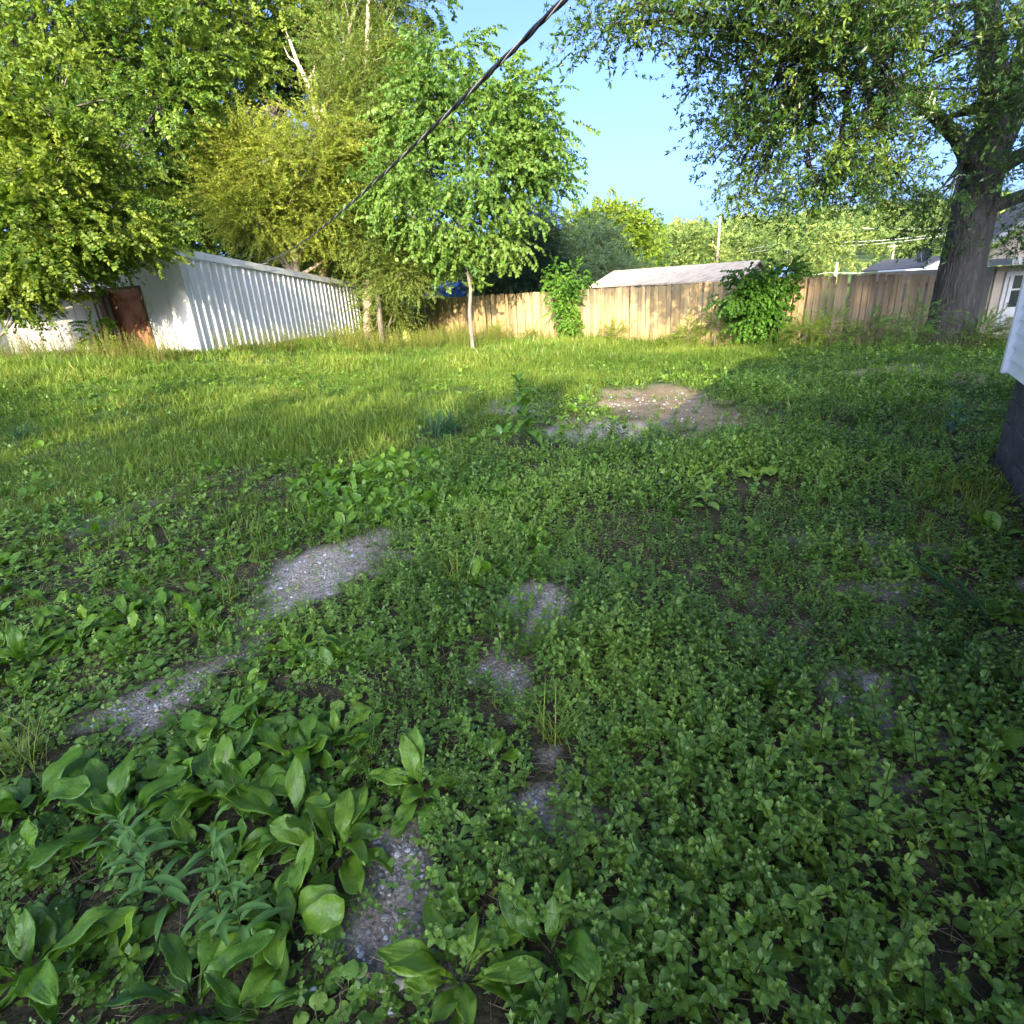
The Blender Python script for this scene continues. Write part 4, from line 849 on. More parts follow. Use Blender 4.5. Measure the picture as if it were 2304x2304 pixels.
# ------------------------------------------------------------------ white-sided house at the right edge
cz = np.array([4.60, 5.18, 0]); wd = unit([-.52, -.85, 0]); bz = .84; Lw = 9.0; n_ = unit([-wd[1], wd[0], 0])
if n_[0] > 0: n_ = -n_
e = empty('white_house', (4.6, 5.18, 0), 'white lap-sided house corner on dark block skirting at the right edge', 'house')
V, Fs = [], []; z = bz; k = 0; a_ = cz; b_ = cz + wd * Lw
while z < bz + 1.5:
    for zz, hh in ((z, .028), (z + .112, .002)): V += [(*(a_ + n_ * hh)[:2], zz), (*(b_ + n_ * hh)[:2], zz)]
    b = len(V) - 4; Fs.append((b, b + 1, b + 3, b + 2))
    if k: Fs.append((b - 2, b - 1, b + 1, b))
    z += .112; k += 1
MB().add(V, Fs).build('siding', MT['siding_white'], e)
bk = -n_; V, Fs = [], []; z = bz; k = 0; a_ = cz + bk * .02 - wd * .02; b_ = a_ + bk * 7
while z < bz + 1.5:
    for zz, hh in ((z, .028), (z + .112, .002)): V += [(*(a_ - wd * hh)[:2], zz), (*(b_ - wd * hh)[:2], zz)]
    b = len(V) - 4; Fs.append((b + 2, b + 3, b + 1, b))
    if k: Fs.append((b, b + 1, b - 1, b - 2))
    z += .112; k += 1
MB().add(V, Fs).build('end_siding', MT['siding_white'], e)
q = cz + n_ * .022 - wd * .022; MB().box((q[0], q[1], bz + .76), (.075, .075, 1.56), (wd, n_, UP)).build('corner_trim', MT['siding_white'], e, bevel=.006)
c = cz + wd * Lw / 2 + bk * 3.5; MB().box((c[0], c[1], bz + .7), (Lw - .1, 6.9, 1.3), (wd, n_, UP)).build('floor_frame', MT['brown_trim'], e)
for s in (-1, 1):
    rp = cz + bk * 3.5; o_ = cz - wd * .06 + (bk * 7.05 if s > 0 else -bk * .05); zr = bz + 2.1
    P = [np.array([*o_[:2], bz + 1.5]), np.array([*(rp - wd * .06)[:2], zr]), np.array([*(rp + wd * (Lw + .06))[:2], zr]), np.array([*(o_ + wd * (Lw + .12))[:2], bz + 1.5])]
    MB().add([*P, *[q + UP * .07 for q in P]], [(0, 1, 2, 3), (7, 6, 5, 4), (0, 4, 5, 1), (1, 5, 6, 2), (2, 6, 7, 3), (3, 7, 4, 0)]).build('roof', MT['shingle'], e)
P = [np.array([*(cz - wd * .01)[:2], bz + 1.5]), np.array([*(cz + bk * 7 - wd * .01)[:2], bz + 1.5]), np.array([*(cz + bk * 3.5 - wd * .01)[:2], bz + 2.07])]; MB().add(P, [(0, 2, 1)]).build('gable', MT['siding_white'], e)
# dark skirting blocks with pale mortar
mb = MB(); mo = MB(); s0 = cz + bk * .11 + wd * .03
for row in range(4):
    x = -.02 - .2 * (row % 2)
    while x < 6:
        xa = max(x, 0); xb = x + .385
        if xb > xa + .05:
            q = s0 + wd * (xa + xb) / 2; mb.box((q[0] + n_[0] * rs.randn() * .004, q[1] + n_[1] * rs.randn() * .004, -.02 + row * .215 + .1), (xb - xa, .12, .198), (wd, n_, UP))
        x += .4
mb.build('skirting_block', MT['block'], e, bevel=.008)
q = s0 + wd * 3 + bk * .012; mo.box((q[0], q[1], .41), (5.9, .11, .86), (wd, n_, UP)); mo.build('mortar', MT['mortar'], e)
mb = MB(); q = s0 + bk * 3 - wd * .02
mb.box((q[0], q[1], .4), (.11, 5.8, .86), (wd, n_, UP)); mb.build('end_skirting', MT['block'], e)

# ------------------------------------------------------------------ cable, poles and wires
Ac, Bc = np.array([.85, 2.6, 3.16]), np.array([-7.45, 20.1, 3.12]); V = []
e = empty('service_cable', Bc, 'black twisted overhead cable running down to the metal shed', 'cable')
def cab(t): q = Ac * (1 - t) + Bc * t; q = q.copy(); q[2] -= .62 * 4 * t * (1 - t) * .35 * 1.15; return q
for ph, rr, rad_, mt in ((0, .008, .0095, 'black'), (2.1, .008, .0095, 'black'), (4.2, .007, .006, 'grey_paint')):
    pts = []
    for i in range(420):
        t = i / 419; q = cab(t); a = t * 19.3 * 2 * math.pi / .55 + ph; pts.append(q + np.array([math.cos(a) * rr, 0, math.sin(a) * rr]))
    MB().tube(pts, rad_, 5).build('wire', MT[mt], e, smooth=True)
q = Bc; 
e = empty('shed_wire', cN, 'thin pale wire sagging along the top of the ribbed shed wall', 'wire')
pa, pb = np.array([*(cN + nrm * .1 + d * .1)[:2], TOPN - .12]), np.array([*(cN + nrm * .16 + d * 3.6)[:2], 3.05])
MB().tube([pa * (1 - t) + pb * t - UP * .16 * 4 * t * (1 - t) for t in np.linspace(0, 1, 14)], .009, 5).build('strand', MT['wire'], e)
POLES = [(1359, 408, 1353, 495, 70, 'tall leaning pointed utility pole above the whitish roof', False), (1493, 455, 1491, 512, 80, 'utility pole carrying a pale transformer right of the whitish roof', True),
         (1540, 455, 1535, 520, 85, 'slim utility pole among bare branches above the vine on the fence', False), (1687, 460, 1681, 510, 75, 'plain utility pole in front of the hillside left of the dish', False), (1345, 452, 1343, 495, 95, 'very thin utility pole just left of the tall leaning one', False), (1580, 495, 1576, 518, 60, 'short stubby pole just above the fence top', False)]
tops = []
for (tx, ty, bx, by, yy, lab, tr) in POLES:
    tp = at(tx, ty, yy); bt = at(bx, by, yy); dd = (bt - tp); bt = tp + dd * (tp[2] / -dd[2]) if dd[2] < 0 else bt
    bt[2] = max(bt[2], 0) - .3; e = empty('utility_pole', bt, lab, 'utility pole', 'utility poles beyond the fence'); rr = .15 if 'thin' not in lab else .08
    MB().tube([bt, (bt + tp) / 2, tp], [rr * 1.2, rr, rr * .8], 8).build('pole', MT['pole'], e, smooth=True)
    if 'tall' not in lab and 'stubby' not in lab: MB().box(tp - [0, 0, .25], (1.5, .1, .12)).build('crossarm', MT['pole'], e)
    if tr: MB().tube([tp + [-.45, 0, -1.9], tp + [-.45, 0, -1.0]], .28, 12).build('transformer', MT['wire'], e)
    tops.append(tp)
def wire(lab, pts, r=.02, sag=.5):
    e = empty('power_line', pts[0], lab, 'power line', 'power lines in front of the hillside'); mb = MB()
    for a, b in zip(pts[:-1], pts[1:]):
        a, b = np.array(a), np.array(b); mb.tube([a * (1 - t) + b * t - UP * sag * 4 * t * (1 - t) for t in np.linspace(0, 1, 14)], r, 4)
    mb.build('strand', MT['wire'], e)
wire('upper power line rising from the transformer pole towards the oak', [at(1230, 487, 105), tops[1], at(1800, 437, 70)], .018)
wire('second power line just under the upper one', [at(1230, 492, 105), tops[1] - [0, 0, .5], at(1800, 441, 70)], .018)
wire('low power line just above the fence near the dish', [at(1500, 515, 60), at(1560, 514, 60), at(1760, 506, 60)], .016, .2)
wire('faint highest line crossing the tree tops', [at(1480, 452, 90), at(1620, 430, 90), at(1850, 425, 90)], .025, .3)

# ------------------------------------------------------------------ ground vegetation
Z_GRASS = PG([(-700, 655), (300, 640), (760, 640), (1350, 640), (1620, 650), (1400, 690), (1150, 735), (900, 770), (720, 860), (560, 950), (250, 960), (-300, 1000), (-1200, 1000)])
Z_GRASS2 = PG([(1700, 930), (1950, 900), (2150, 960), (2100, 1060), (1900, 1050), (1720, 1010)])
Z_MINT = PG([(930, 830), (1200, 810), (1400, 720), (1700, 640), (2300, 700), (2600, 1100), (2600, 2300), (820, 2300), (800, 1700), (880, 1560), (720, 1400), (560, 1240), (740, 1100), (720, 960), (800, 900)])
Z_PLT = PG([(560, 900), (800, 850), (930, 900), (960, 1010), (760, 990), (560, 1000)])
def jit(x, y, s=.5): return x + (vn(x, y, 1.1, 11) - .5) * s * 2, y + (vn(x, y, 1.1, 12) - .5) * s * 3
RINGS = [(.25, 1.6), (1.6, 2.8), (2.8, 4.2), (4.2, 6.5), (6.5, 10), (10, 15), (15, 27)]
def sample(y0, y1, dens, ml=1.0):
    xm = 1.02 * y1 + 1.6; n = int((y1 - y0) * 2 * xm * dens); y = y0 + (y1 - y0) * rs.rand(n); x = (rs.rand(n) * 2 - 1) * xm
    k = np.abs(x) < 1.02 * y + 1.6; return x[k], y[k]
HP = lambda x, y: (x - cz[0]) * -n_[0] + (y - cz[1]) * -n_[1]   # >0 inside the white house
def in_house(x, y): return (HP(x, y) > -.02) & (((x - cz[0]) * wd[0] + (y - cz[1]) * wd[1]) > -.05)
fd1 = unit(B_ - A); fn1 = np.array([fd1[1], -fd1[0], 0]); fn1 = fn1 if fn1[1] < 0 else -fn1
def beyond(x, y): return (((x - A[0]) * fn1[0] + (y - A[1]) * fn1[1]) < .05) & (x > A[0] - .5) | ((y > 14.6) & (x > B_[0])) | (((x - cN[0]) * nrm[0] + (y - cN[1]) * nrm[1] < .06) & ((x - cN[0]) * nf[0] + (y - cN[1]) * nf[1] < .1) & (y > 15.5))
PL = [(560, 1560, 11, .30, 'large plantain with upright ribbed leaves in the middle of the left foreground cluster', .65), (430, 1500, 11, .31, 'biggest plantain at the left of the foreground cluster, leaves spread wide', .55),
      (640, 1610, 10, .26, 'bright green plantain at the right edge of the foreground cluster', .8), (800, 1500, 9, .24, 'plantain with one tall broad upright leaf right of the foreground cluster', .55),
      (560, 1440, 10, .24, 'plantain behind the foreground cluster nearest the grey dirt', .6), (640, 1400, 9, .20, 'plantain with long ribbed leaves at the back right of the foreground cluster', .65),
      (370, 1440, 9, .20, 'plantain at the back left of the foreground cluster beside bare soil', .6), (930, 1440, 8, .16, 'small pointed-leaf plantain right of the tall-leaved one', .65),
      (540, 1740, 9, .22, 'round-leaved plantain at the lower end of the foreground cluster beside the gravel strip', .6), (230, 1560, 8, .28, 'dark broad-leaved plantain lying low left of the foreground cluster', .3),
      (60, 1540, 9, .28, 'dark plantain with long leaves at the left frame edge', .3), (870, 1850, 8, .24, 'bright round-leaved plantain beside the pebbles at the bottom middle', .8),
      (1040, 1800, 7, .24, 'dark broad plantain half hidden under mint at the bottom middle', .25), (660, 1240, 10, .17, 'upright plantain between the two grey dirt patches', .65),
      (560, 1235, 8, .16, 'plantain at the left of the clump below the grey dirt patch', .6), (150, 1215, 10, .22, 'wide plantain clump at the left frame edge above the bare soil', .6),
      (50, 1250, 9, .24, 'tallest-leaved plantain at the far left edge', .5), (240, 1170, 9, .18, 'plantain above the wide clump at left', .6), (370, 1180, 8, .18, 'plantain with flat spreading leaves left of the grey dirt', .6),
      (290, 1050, 9, .20, 'plantain standing alone in the low weeds at mid left', .45), (350, 1075, 7, .17, 'small plantain just right of the lone one at mid left', .5),
      (895, 1105, 10, .22, 'upright plantain in the middle of the yard right of the grey dirt', .6), (870, 1060, 9, .20, 'plantain just behind the upright one at the centre', .55), (1010, 1030, 9, .24, 'long-leaved plantain at the centre right beside the grass tuft', .6),
      (1270, 975, 7, .20, 'blue-green flat plantain left of the pale mullein', .3), (1730, 1070, 7, .18, 'small plantain by the dark strap leaves at right', .5), (530, 985, 8, .16, 'plantain on the upper rim of the grey dirt patch', .55),
      (370, 1900, 8, .26, 'dark drooping plantain cut by the bottom edge', .25), (480, 1925, 7, .24, 'ragged-leaved plantain at the bottom edge beside the gravel', .35), (60, 1850, 9, .26, 'upright light green plantain in the bottom left corner', .55)]
SOLO = [(c[0], c[1], c[3] * .45) for c in PL] + [(1000, 842, .3), (1060, 845, .2), (1330, 965, .14), (1425, 900, .2), (1800, 820, .2), (835, 815, .3), (905, 1010, .12), (1040, 1400, .12), (1875, 1190, .15), (480, 1790, .1), (330, 1720, .1)]
SOLO = [(*gp(a, b)[:2], r) for a, b, r in SOLO]
def finish(x, y, keep):
    x, y = x[keep], y[keep]; k = np.ones(len(x), bool)
    for cx, cy, r in SOLO: k &= ~(((x - cx) ** 2 + (y + r * .5 - cy) ** 2 < r * r))
    return x[k], y[k]
def pos3(x, y, dz=-.01): return np.stack([x, y, gz(x, y) + dz], 1)

def stuff(name, label, cat, mat, parts, smooth=False):
    V, T, r = [], [], []; b = 0
    for v, t, q in parts: V.append(v); T.append(t + b); r.append(q); b += len(v)
    o = fastmesh(name, np.concatenate(V), np.concatenate(T), mat, np.concatenate(r), smooth=smooth); return prop(o, label, cat, kind='stuff')
def tint(x, y, s=1.3, seed=20, base=.45, amp=.7): return np.clip(base + (vn(x, y, s, seed) - .5) * amp + (vn(x, y, s * .2, seed + 1) - .5) * .3 + rs.randn(len(x)) * .1, 0, 1)

# grass
TG = {0: [t_grass(20, .13, .0045, 60, 3, .03) for _ in range(5)], 1: [t_grass(22, .15, .007, 60, 2, .06) for _ in range(5)], 2: [t_grass(22, .17, .013, 55, 2, .10) for _ in range(5)]}
parts = []
for (y0, y1), dn, lv in zip(RINGS, (40, 50, 90, 90, 80, 62, 42), (0, 0, 0, 1, 1, 1, 2)):
    x, y = sample(y0, y1, dn); jx, jy = jit(x, y, .35); g = inside(Z_GRASS, jx, jy) | inside(Z_GRASS2, jx, jy); mnt = inside(Z_MINT, jx, jy)
    pr = np.where(g, 1., np.where(mnt, .06, .30)); pr = pr * (1 - .96 * bare(x, y)) * (.35 + 1.1 * vn(x, y, .9, 14)); k = (rs.rand(len(x)) < pr) & ~in_house(x, y) & ~beyond(x, y)
    x, y = finish(x, y, k); sc = (.55 + .9 * vn(x, y, 1.7, 15) ** 1.3) * (.8 + .4 * rs.rand(len(x))) * (1.3 if y1 > 9 else 1)
    parts.append(scatter(TG[lv], pos3(x, y), frames_up(len(x), .22), sc, tint(x, y, 1.8, 22, .42, .7), .45))
stuff('grass', 'unmown green grass with straw-coloured blades over the back of the yard', 'grass', MT['grass'], parts)

# mint-like weeds
TM = {0: [t_mint(True) for _ in range(9)], 1: [t_mint(False) for _ in range(8)]}
parts = []
for (y0, y1), dn, lv in zip(RINGS, (520, 470, 370, 270, 145, 80, 0), (0, 0, 0, 1, 1, 1, 1)):
    if not dn: continue
    x, y = sample(y0, y1, dn); jx, jy = jit(x, y, .25); z = inside(Z_MINT, jx, jy)
    pr = np.where(z, np.clip(.1 + 1.35 * vn(x, y, .45, 31), 0, 1), .09) * (1 - .93 * bare(x, y)); pr = np.where(inside(Z_GRASS2, jx, jy), pr * .1, pr)
    k = (rs.rand(len(x)) < pr) & ~in_house(x, y) & ~beyond(x, y); x, y = finish(x, y, k)
    sc = (.42 + .72 * vn(x, y, .7, 33)) * (.75 + .5 * rs.rand(len(x))) * (1.12 if lv else 1.) * np.where(inside(Z_MINT, *jit(x, y, .1)), 1, .7) * (1.0 if y1 < 9 else 1.1)
    sc *= 1 + .30 * sst((2.2 - y) / 1.2)
    parts.append(scatter(TM[lv], pos3(x, y), frames_up(len(x), .24), sc, tint(x, y, .9, 35, .42, .9), .6))
stuff('mint_weeds', 'dense knee-low mint-like weeds with small toothed leaves over the right foreground', 'weeds', MT['mint'], parts, smooth=False)

# low round-leaved weeds
TL_ = {0: [t_low(9, .085, True) for _ in range(7)], 1: [t_round(9, .045) for _ in range(6)], 2: [t_round(9, .07) for _ in range(6)]}
parts = []
for (y0, y1), dn, lv in zip(RINGS, (110, 100, 90, 70, 40, 26, 0), (0, 0, 0, 1, 1, 2, 2)):
    if not dn: continue
    x, y = sample(y0, y1, dn); jx, jy = jit(x, y, .3); g = inside(Z_GRASS, jx, jy); z = inside(Z_MINT, jx, jy)
    pr = np.where(z, .34, np.where(g, .42, .95)) * (1 - .93 * bare(x, y)) * (.4 + vn(x, y, .6, 41)); k = (rs.rand(len(x)) < pr) & ~in_house(x, y) & ~beyond(x, y); x, y = finish(x, y, k)
    sc = .6 + .7 * rs.rand(len(x)); parts.append(scatter(TL_[lv], pos3(x, y), frames_up(len(x), .2), sc * (1.1 if lv else .85), tint(x, y, .8, 43, .5, .8), .6))
# creeping tiny leaves everywhere incl. edges of bare patches
TS = [t_round(10, .022) for _ in range(6)]
for (y0, y1), dn in zip(RINGS[:5], (420, 380, 300, 150, 40)):
    x, y = sample(y0, y1, dn); b = bare(x, y); pr = np.where(b > .75, .30, np.where(b > .1, .9, .5)); k = (rs.rand(len(x)) < pr * (.3 + vn(x, y, .35, 44))) & ~in_house(x, y); x, y = finish(x, y, k)
    parts.append(scatter(TS, pos3(x, y, -.015), frames_up(len(x), .2), .6 + .8 * rs.rand(len(x)), tint(x, y, .8, 46, .45, .8), .6))
stuff('low_weeds', 'low round-leaved weeds and creeping seedlings between the bare gravel patches', 'weeds', MT['lowleaf'], parts)

# plantain ground cover (too many to count) and grass-edge patches
TPm = [t_plantain(7, .17, False) for _ in range(8)]
parts = []
for (y0, y1), dn in zip(RINGS[1:6], (9, 9, 14, 6, 2)):
    x, y = sample(y0, y1, dn); jx, jy = jit(x, y, .2); z = inside(Z_PLT, jx, jy); left = ~inside(Z_MINT, jx, jy) & ~inside(Z_GRASS, jx, jy)
    pr = np.where(z, 1., np.where(left, .30, .10)) * (1 - bare(x, y)); k = (rs.rand(len(x)) < pr) & ~in_house(x, y) & ~beyond(x, y); x, y = finish(x, y, k)
    parts.append(scatter(TPm, pos3(x, y), frames_up(len(x), .12), .75 + .5 * rs.rand(len(x)), tint(x, y, .7, 51, .5, .5), .6))
x, y = sample(4, 7.5, 55); k = inside(Z_PLT, *jit(x, y, .15)); x, y = finish(x, y, k)
parts.append(scatter(TPm, pos3(x, y), frames_up(len(x), .12), .7 + .4 * rs.rand(len(x)), tint(x, y, .7, 51, .55, .5), .6))
TPh = [t_plantain(7, .17, True, .34) for _ in range(8)]
for poly, dn in ((PG([(290, 1360), (560, 1320), (720, 1380), (760, 1520), (700, 1760), (560, 1790), (420, 1640), (250, 1580)]), 34), (PG([(-200, 1130), (330, 1120), (430, 1210), (220, 1290), (60, 1320), (-200, 1380)]), 20), (PG([(480, 1210), (720, 1210), (740, 1290), (560, 1300)]), 22), (PG([(-250, 1480), (250, 1500), (260, 1600), (60, 1640), (-250, 1640)]), 18), (PG([(-200, 1800), (200, 1780), (330, 1960), (-150, 2000)]), 26), (PG([(820, 990), (1060, 980), (1060, 1080), (880, 1130)]), 16)):
    x, y = sample(poly[:, 1].min(), poly[:, 1].max(), dn); k = inside(poly, *jit(x, y, .06)) & (rs.rand(len(x)) > bare(x, y) * .8); x, y = x[k], y[k]
    parts.append(scatter(TPh, pos3(x, y), frames_up(len(x), .2), .6 + .75 * rs.rand(len(x)), tint(x, y, .7, 51, .45, .7), .7))
stuff('broadleaf_weeds', 'patch of small broadleaf weeds in the middle of the yard', 'weeds', MT['plantain'], parts, smooth=True)

# tall weeds in front of sheds and fence
TW = [t_weed(.55 + .25 * rs.rand(), 22, .10, .22) for _ in range(6)] + [t_weed(.5, 14, .09, .5, 'ovate') for _ in range(3)]
TWr = [t_weed(.5 + .3 * rs.rand(), 14, .07, .15, head=True) for _ in range(4)]
parts = []
def along(P0, P1, n, off0, off1, tm, s0, s1, base):
    n = int(n * 1.6); s1 *= 1.15; t = rs.rand(n); o1 = off0 + (off1 - off0) * rs.rand(n) ** 1.3; P0, P1 = np.array(P0, float), np.array(P1, float); d = P1 - P0; nn = np.array([d[1], -d[0]]) / np.linalg.norm(d); nn = nn if nn[1] < 0 else -nn
    x = P0[0] + d[0] * t + nn[0] * o1; y = P0[1] + d[1] * t + nn[1] * o1; k = rs.rand(n) < .25 + 1.1 * vn(x, y, 1.2, 61)
    x, y = x[k], y[k]; parts.append(scatter(tm, pos3(x, y), frames_up(len(x), .15), s0 + (s1 - s0) * rs.rand(len(x)), tint(x, y, 1, 62, base, .5), .5))
along(A[:2], B_[:2], 420, .1, 1.1, TW, .35, .85, .6); along(A[:2] - [1, .2], A[:2] + [5, -5.4], 520, .2, 3.2, TW, .6, 1.15, .75)
along(B_[:2], C_[:2], 230, .1, 1.0, TW, .35, .8, .3); along(cN[:2] + [.15, 0], cF[:2] + [.15, 0], 420, .15, 1.2, TW, .5, 1.0, .7)
along((-15.5, 15.9), (-8.0, 15.4), 420, -.1, 1.3, TW, .5, .95, .6); along((-16, 15.6), (-7.5, 15), 130, .3, 1.8, TWr, .6, 1.0, .8); along((-6.5, 21), (-3, 24), 300, 0, 3, TW, .6, 1.1, .8)
along((8.8, 13.1), (11.6, 12.6), 240, -.2, 1.0, TW, .4, .85, .15)
stuff('tall_weeds', 'knee-high yellow-green weeds along the shed walls and foot of the fence', 'weeds', MT['tallweed'], parts)

# gravel and pebbles
import itertools
def peb():
    n = 6; V = [(0, 0, .32)]; T = []
    for k in range(n): a = 6.283 * k / n; r = .5 * (.75 + .4 * rs.rand()); V.append((r * math.cos(a), r * math.sin(a) * .75, .12 + .1 * rs.rand()))
    for k in range(n): a = 6.283 * k / n; r = .5; V.append((r * math.cos(a), r * math.sin(a) * .8, -.15))
    for k in range(n): j = (k + 1) % n; T += [(0, 1 + k, 1 + j), (1 + k, 1 + n + k, 1 + n + j), (1 + k, 1 + n + j, 1 + j)]
    return np.array(V), np.array(T), np.full(len(V), .5)
TPb = [peb() for _ in range(8)]; parts = []
for (y0, y1), dn, sz in ((RINGS[0], 2200, .012), (RINGS[1], 1600, .012), (RINGS[2], 900, .012), (RINGS[3], 350, .017), (RINGS[4], 90, .02)):
    x, y = sample(y0, y1, dn); k = rs.rand(len(x)) < bare(x, y) * (.25 + 1.2 * vn(x, y, .5, 71)) + .02; x, y = finish(x, y, k & ~in_house(x, y))
    parts.append(scatter(TPb, pos3(x, y, -.010), frames_up(len(x), .3), sz * np.exp(rs.randn(len(x)) * .5), rs.rand(len(x)), 0))
m, nt, p, o = new_mat('pebble'); a = N(nt, 'ShaderNodeAttribute', attribute_name='rnd'); r = ramp(nt, [(0, (.10, .095, .09)), (.3, (.2, .19, .175)), (.6, (.30, .30, .30)), (.8, (.42, .43, .46)), (.92, (.38, .29, .17)), (1, (.5, .5, .5))]); nt.links.new(a.outputs['Fac'], r.inputs[0]); nt.links.new(r.outputs[0], p.inputs['Base Color']); p.inputs['Roughness'].default_value = .75
MT['pebble'] = m
stuff('gravel', 'grey and white gravel scattered over the bare soil patches', 'gravel', m, parts, smooth=True)

# thatch: dead stems lying on soil
TT = [t_grass(7, .09, .003, 20, 2, .05) for _ in range(4)]
TT = [(np.stack([v[:, 0], v[:, 1] * 1.2, v[:, 2] * .12 + .006], 1) @ np.array([[1, 0, 0], [0, 1, 0], [0, 0, 1.]]), t, np.full(len(v), 2.)) for v, t, r in [TP().out() if False else q for q in TT]]
TT = [(np.stack([v[:, 0] * 1, v[:, 1], v[:, 2]], 1), t, r) for v, t, r in TT]
def stk():
    t = TP()
    for i in range(9):
        a = rs.rand() * 6.3; c = rs.randn(2) * .05; l = .03 + .05 * rs.rand(); z = .006 + rs.rand() * .012
        t.stick((c[0], c[1], z), (c[0] + l * math.cos(a), c[1] + l * math.sin(a), z + rs.randn() * .006), .0011, .0008)
    return t.out()
TT = [stk() for _ in range(5)]; parts = []
for (y0, y1), dn in zip(RINGS[:4], (60, 45, 30, 12)):
    x, y = sample(y0, y1, dn); k = ~in_house(x, y); x, y = finish(x, y, k); parts.append(scatter(TT, pos3(x, y, 0), frames_up(len(x), .08), .8 + .8 * rs.rand(len(x)), rs.rand(len(x)), 0))
stuff('dead_stems', 'dry straw-coloured stem litter lying on the soil', 'litter', leafm('litter', (.2, .15, .1), (.2, .15, .1), (.25, .2, .14), .1, .8, (.22, .17, .11)), parts)

# ------------------------------------------------------------------ single plants
def plant(name, label, cat, dx, dy, VTr, mat, sc=1., yaw=None, tilt=.05, group=None, rnd=.5, smooth=True):
    q = gp(dx, dy) if not isinstance(dx, np.ndarray) else dx; V, T, r = VTr
    Rm = rotz(rs.rand() * 6.3 if yaw is None else yaw) @ rotx(rs.randn() * tilt); q = np.array([q[0], q[1], float(gz(q[0], q[1])) - .008])
    rr = np.where(r > 1.5, 2., np.clip(rnd + (r - .5) * .7, 0, 1)); o = fastmesh(name, V @ Rm.T * sc, T, mat, rr, smooth=smooth); o.location = q
    return prop(o, label, cat, group)
for dx, dy, nl, Ln, lab, rn in PL:
    plant('plantain', lab, 'plant', dx, dy, t_plantain(nl + 6, Ln, True, .31), MT['plantain'], 1.05, group='broad-leaved plantains in the yard', rnd=rn)
# seed stalks of plantains
for i, (dx, dy, h) in enumerate([(480, 1560, .34), (620, 1640, .3), (500, 1480, .3), (60, 1400, .35), (95, 1500, .32), (700, 1460, .26)]):
    t = TP(); hh = h; l = rs.randn() * .05; t.stick((0, 0, 0), (l * .5, 0, hh * .6), .0016, .0014, 2.); t.stick((l * .5, 0, hh * .6), (l, 0, hh), .0032, .0018, 2.)
    plant('seed_stalk', ['thin brown seed stalk rising from the left of the foreground plantain cluster', 'thin seed stalk at the right of the foreground plantain cluster', 'thin seed stalk at the back of the foreground plantain cluster', 'tall seed stalk near the left edge above the dark plantain', 'second seed stalk near the left edge', 'short seed stalk beside the mint at the cluster rim'][i], 'seed stalk', dx, dy, t.out(), MT['plantain'], group='plantain seed stalks')
# narrow-leaved greyish weed (goldenrod like)
for dx, dy, h, lab in [(430, 1780, .42, 'tall narrow-leaved grey-green weed in the left foreground'), (330, 1720, .34, 'shorter narrow-leaved weed just left of the tall one'), (470, 1800, .30, 'narrow-leaved weed leaning right at the foot of the tall one'), (290, 1640, .26, 'smallest narrow-leaved weed beside the dark torn leaf')]:
    plant('narrow_leaved_weed', lab, 'weed', dx, dy, t_weed(h, 17, .11, .2, near=True, droop=55), MT['silver'], 1.2, group='narrow-leaved weeds in the left foreground', rnd=.45)
plant('pokeweed', 'leafy dark green pokeweed standing at the middle of the yard before the dirt', 'weed', 1000, 846, t_weed(.75, 34, .30, .42, 'ovate', True, 60), MT['lowleaf'], 1.15, rnd=.4)
plant('pokeweed', 'small pokeweed at the foot of the bigger one, near the gravel', 'weed', 1060, 848, t_weed(.45, 20, .22, .42, 'ovate', True, 50), MT['lowleaf'], .9, rnd=.45)
plant('mullein', 'pale upright oval-leaved weed among the mint right of centre', 'weed', 1330, 965, t_weed(.32, 12, .15, .45, 'ovate', True, 35), MT['lowleaf'], 1.05, rnd=.85)
plant('mullein', 'low yellow-green leafy rosette behind the pale upright weed', 'weed', 1425, 900, t_plantain(8, .2, True, .5), MT['lowleaf'], 1., rnd=.9)
plant('dark_stalk_weed', 'blue-green leafy stalk near the white house skirting', 'weed', 1800, 820, t_weed(.42, 12, .15, .5, 'ovate', True, 45), MT['bluegrass'], 1., rnd=.4)
plant('sedge_tuft', 'dark arching sedge tuft left of the pokeweed', 'grass tuft', 835, 822, t_grass(200, .55, .009, 110, 6, .07), MT['bluegrass'], 1.1, rnd=.5)
plant('sedge_tuft', 'low dark blade tuft at the left frame edge in mid field', 'grass tuft', 40, 830, t_grass(70, .42, .010, 80, 5, .05), MT['bluegrass'], .95, rnd=.45)
plant('grass_clump', 'bright yellow-green grass clump in the lit patch near the dirt', 'grass tuft', 1540, 755, t_grass(90, .24, .008, 60, 4, .05), MT['grass'], 1., rnd=.85)
plant('grass_clump', 'upright grass clump between the centre plantains', 'grass tuft', 905, 1010, t_grass(60, .3, .005, 40, 4, .05), MT['grass'], 1., rnd=.7)
plant('grass_clump', 'thin grass clump beside the centre plantain', 'grass tuft', 860, 1110, t_grass(30, .34, .005, 35, 4, .03), MT['grass'], 1., rnd=.75)
plant('grass_clump', 'wide splayed grass clump amid the mint below the centre', 'grass tuft', 1040, 1400, t_grass(26, .3, .006, 70, 5, .02), MT['grass'], 1., rnd=.6)
plant('grass_clump', 'tall seeding grass near the upper left plantain patch', 'grass tuft', 865, 900, t_grass(36, .42, .004, 30, 4, .06), MT['grass'], 1., rnd=.95)
plant('grass_clump', 'straw-like grass clump at the left edge by the bare soil', 'grass tuft', 60, 1440, t_grass(60, .3, .005, 60, 4, .04), MT['grass'], 1., rnd=.5)
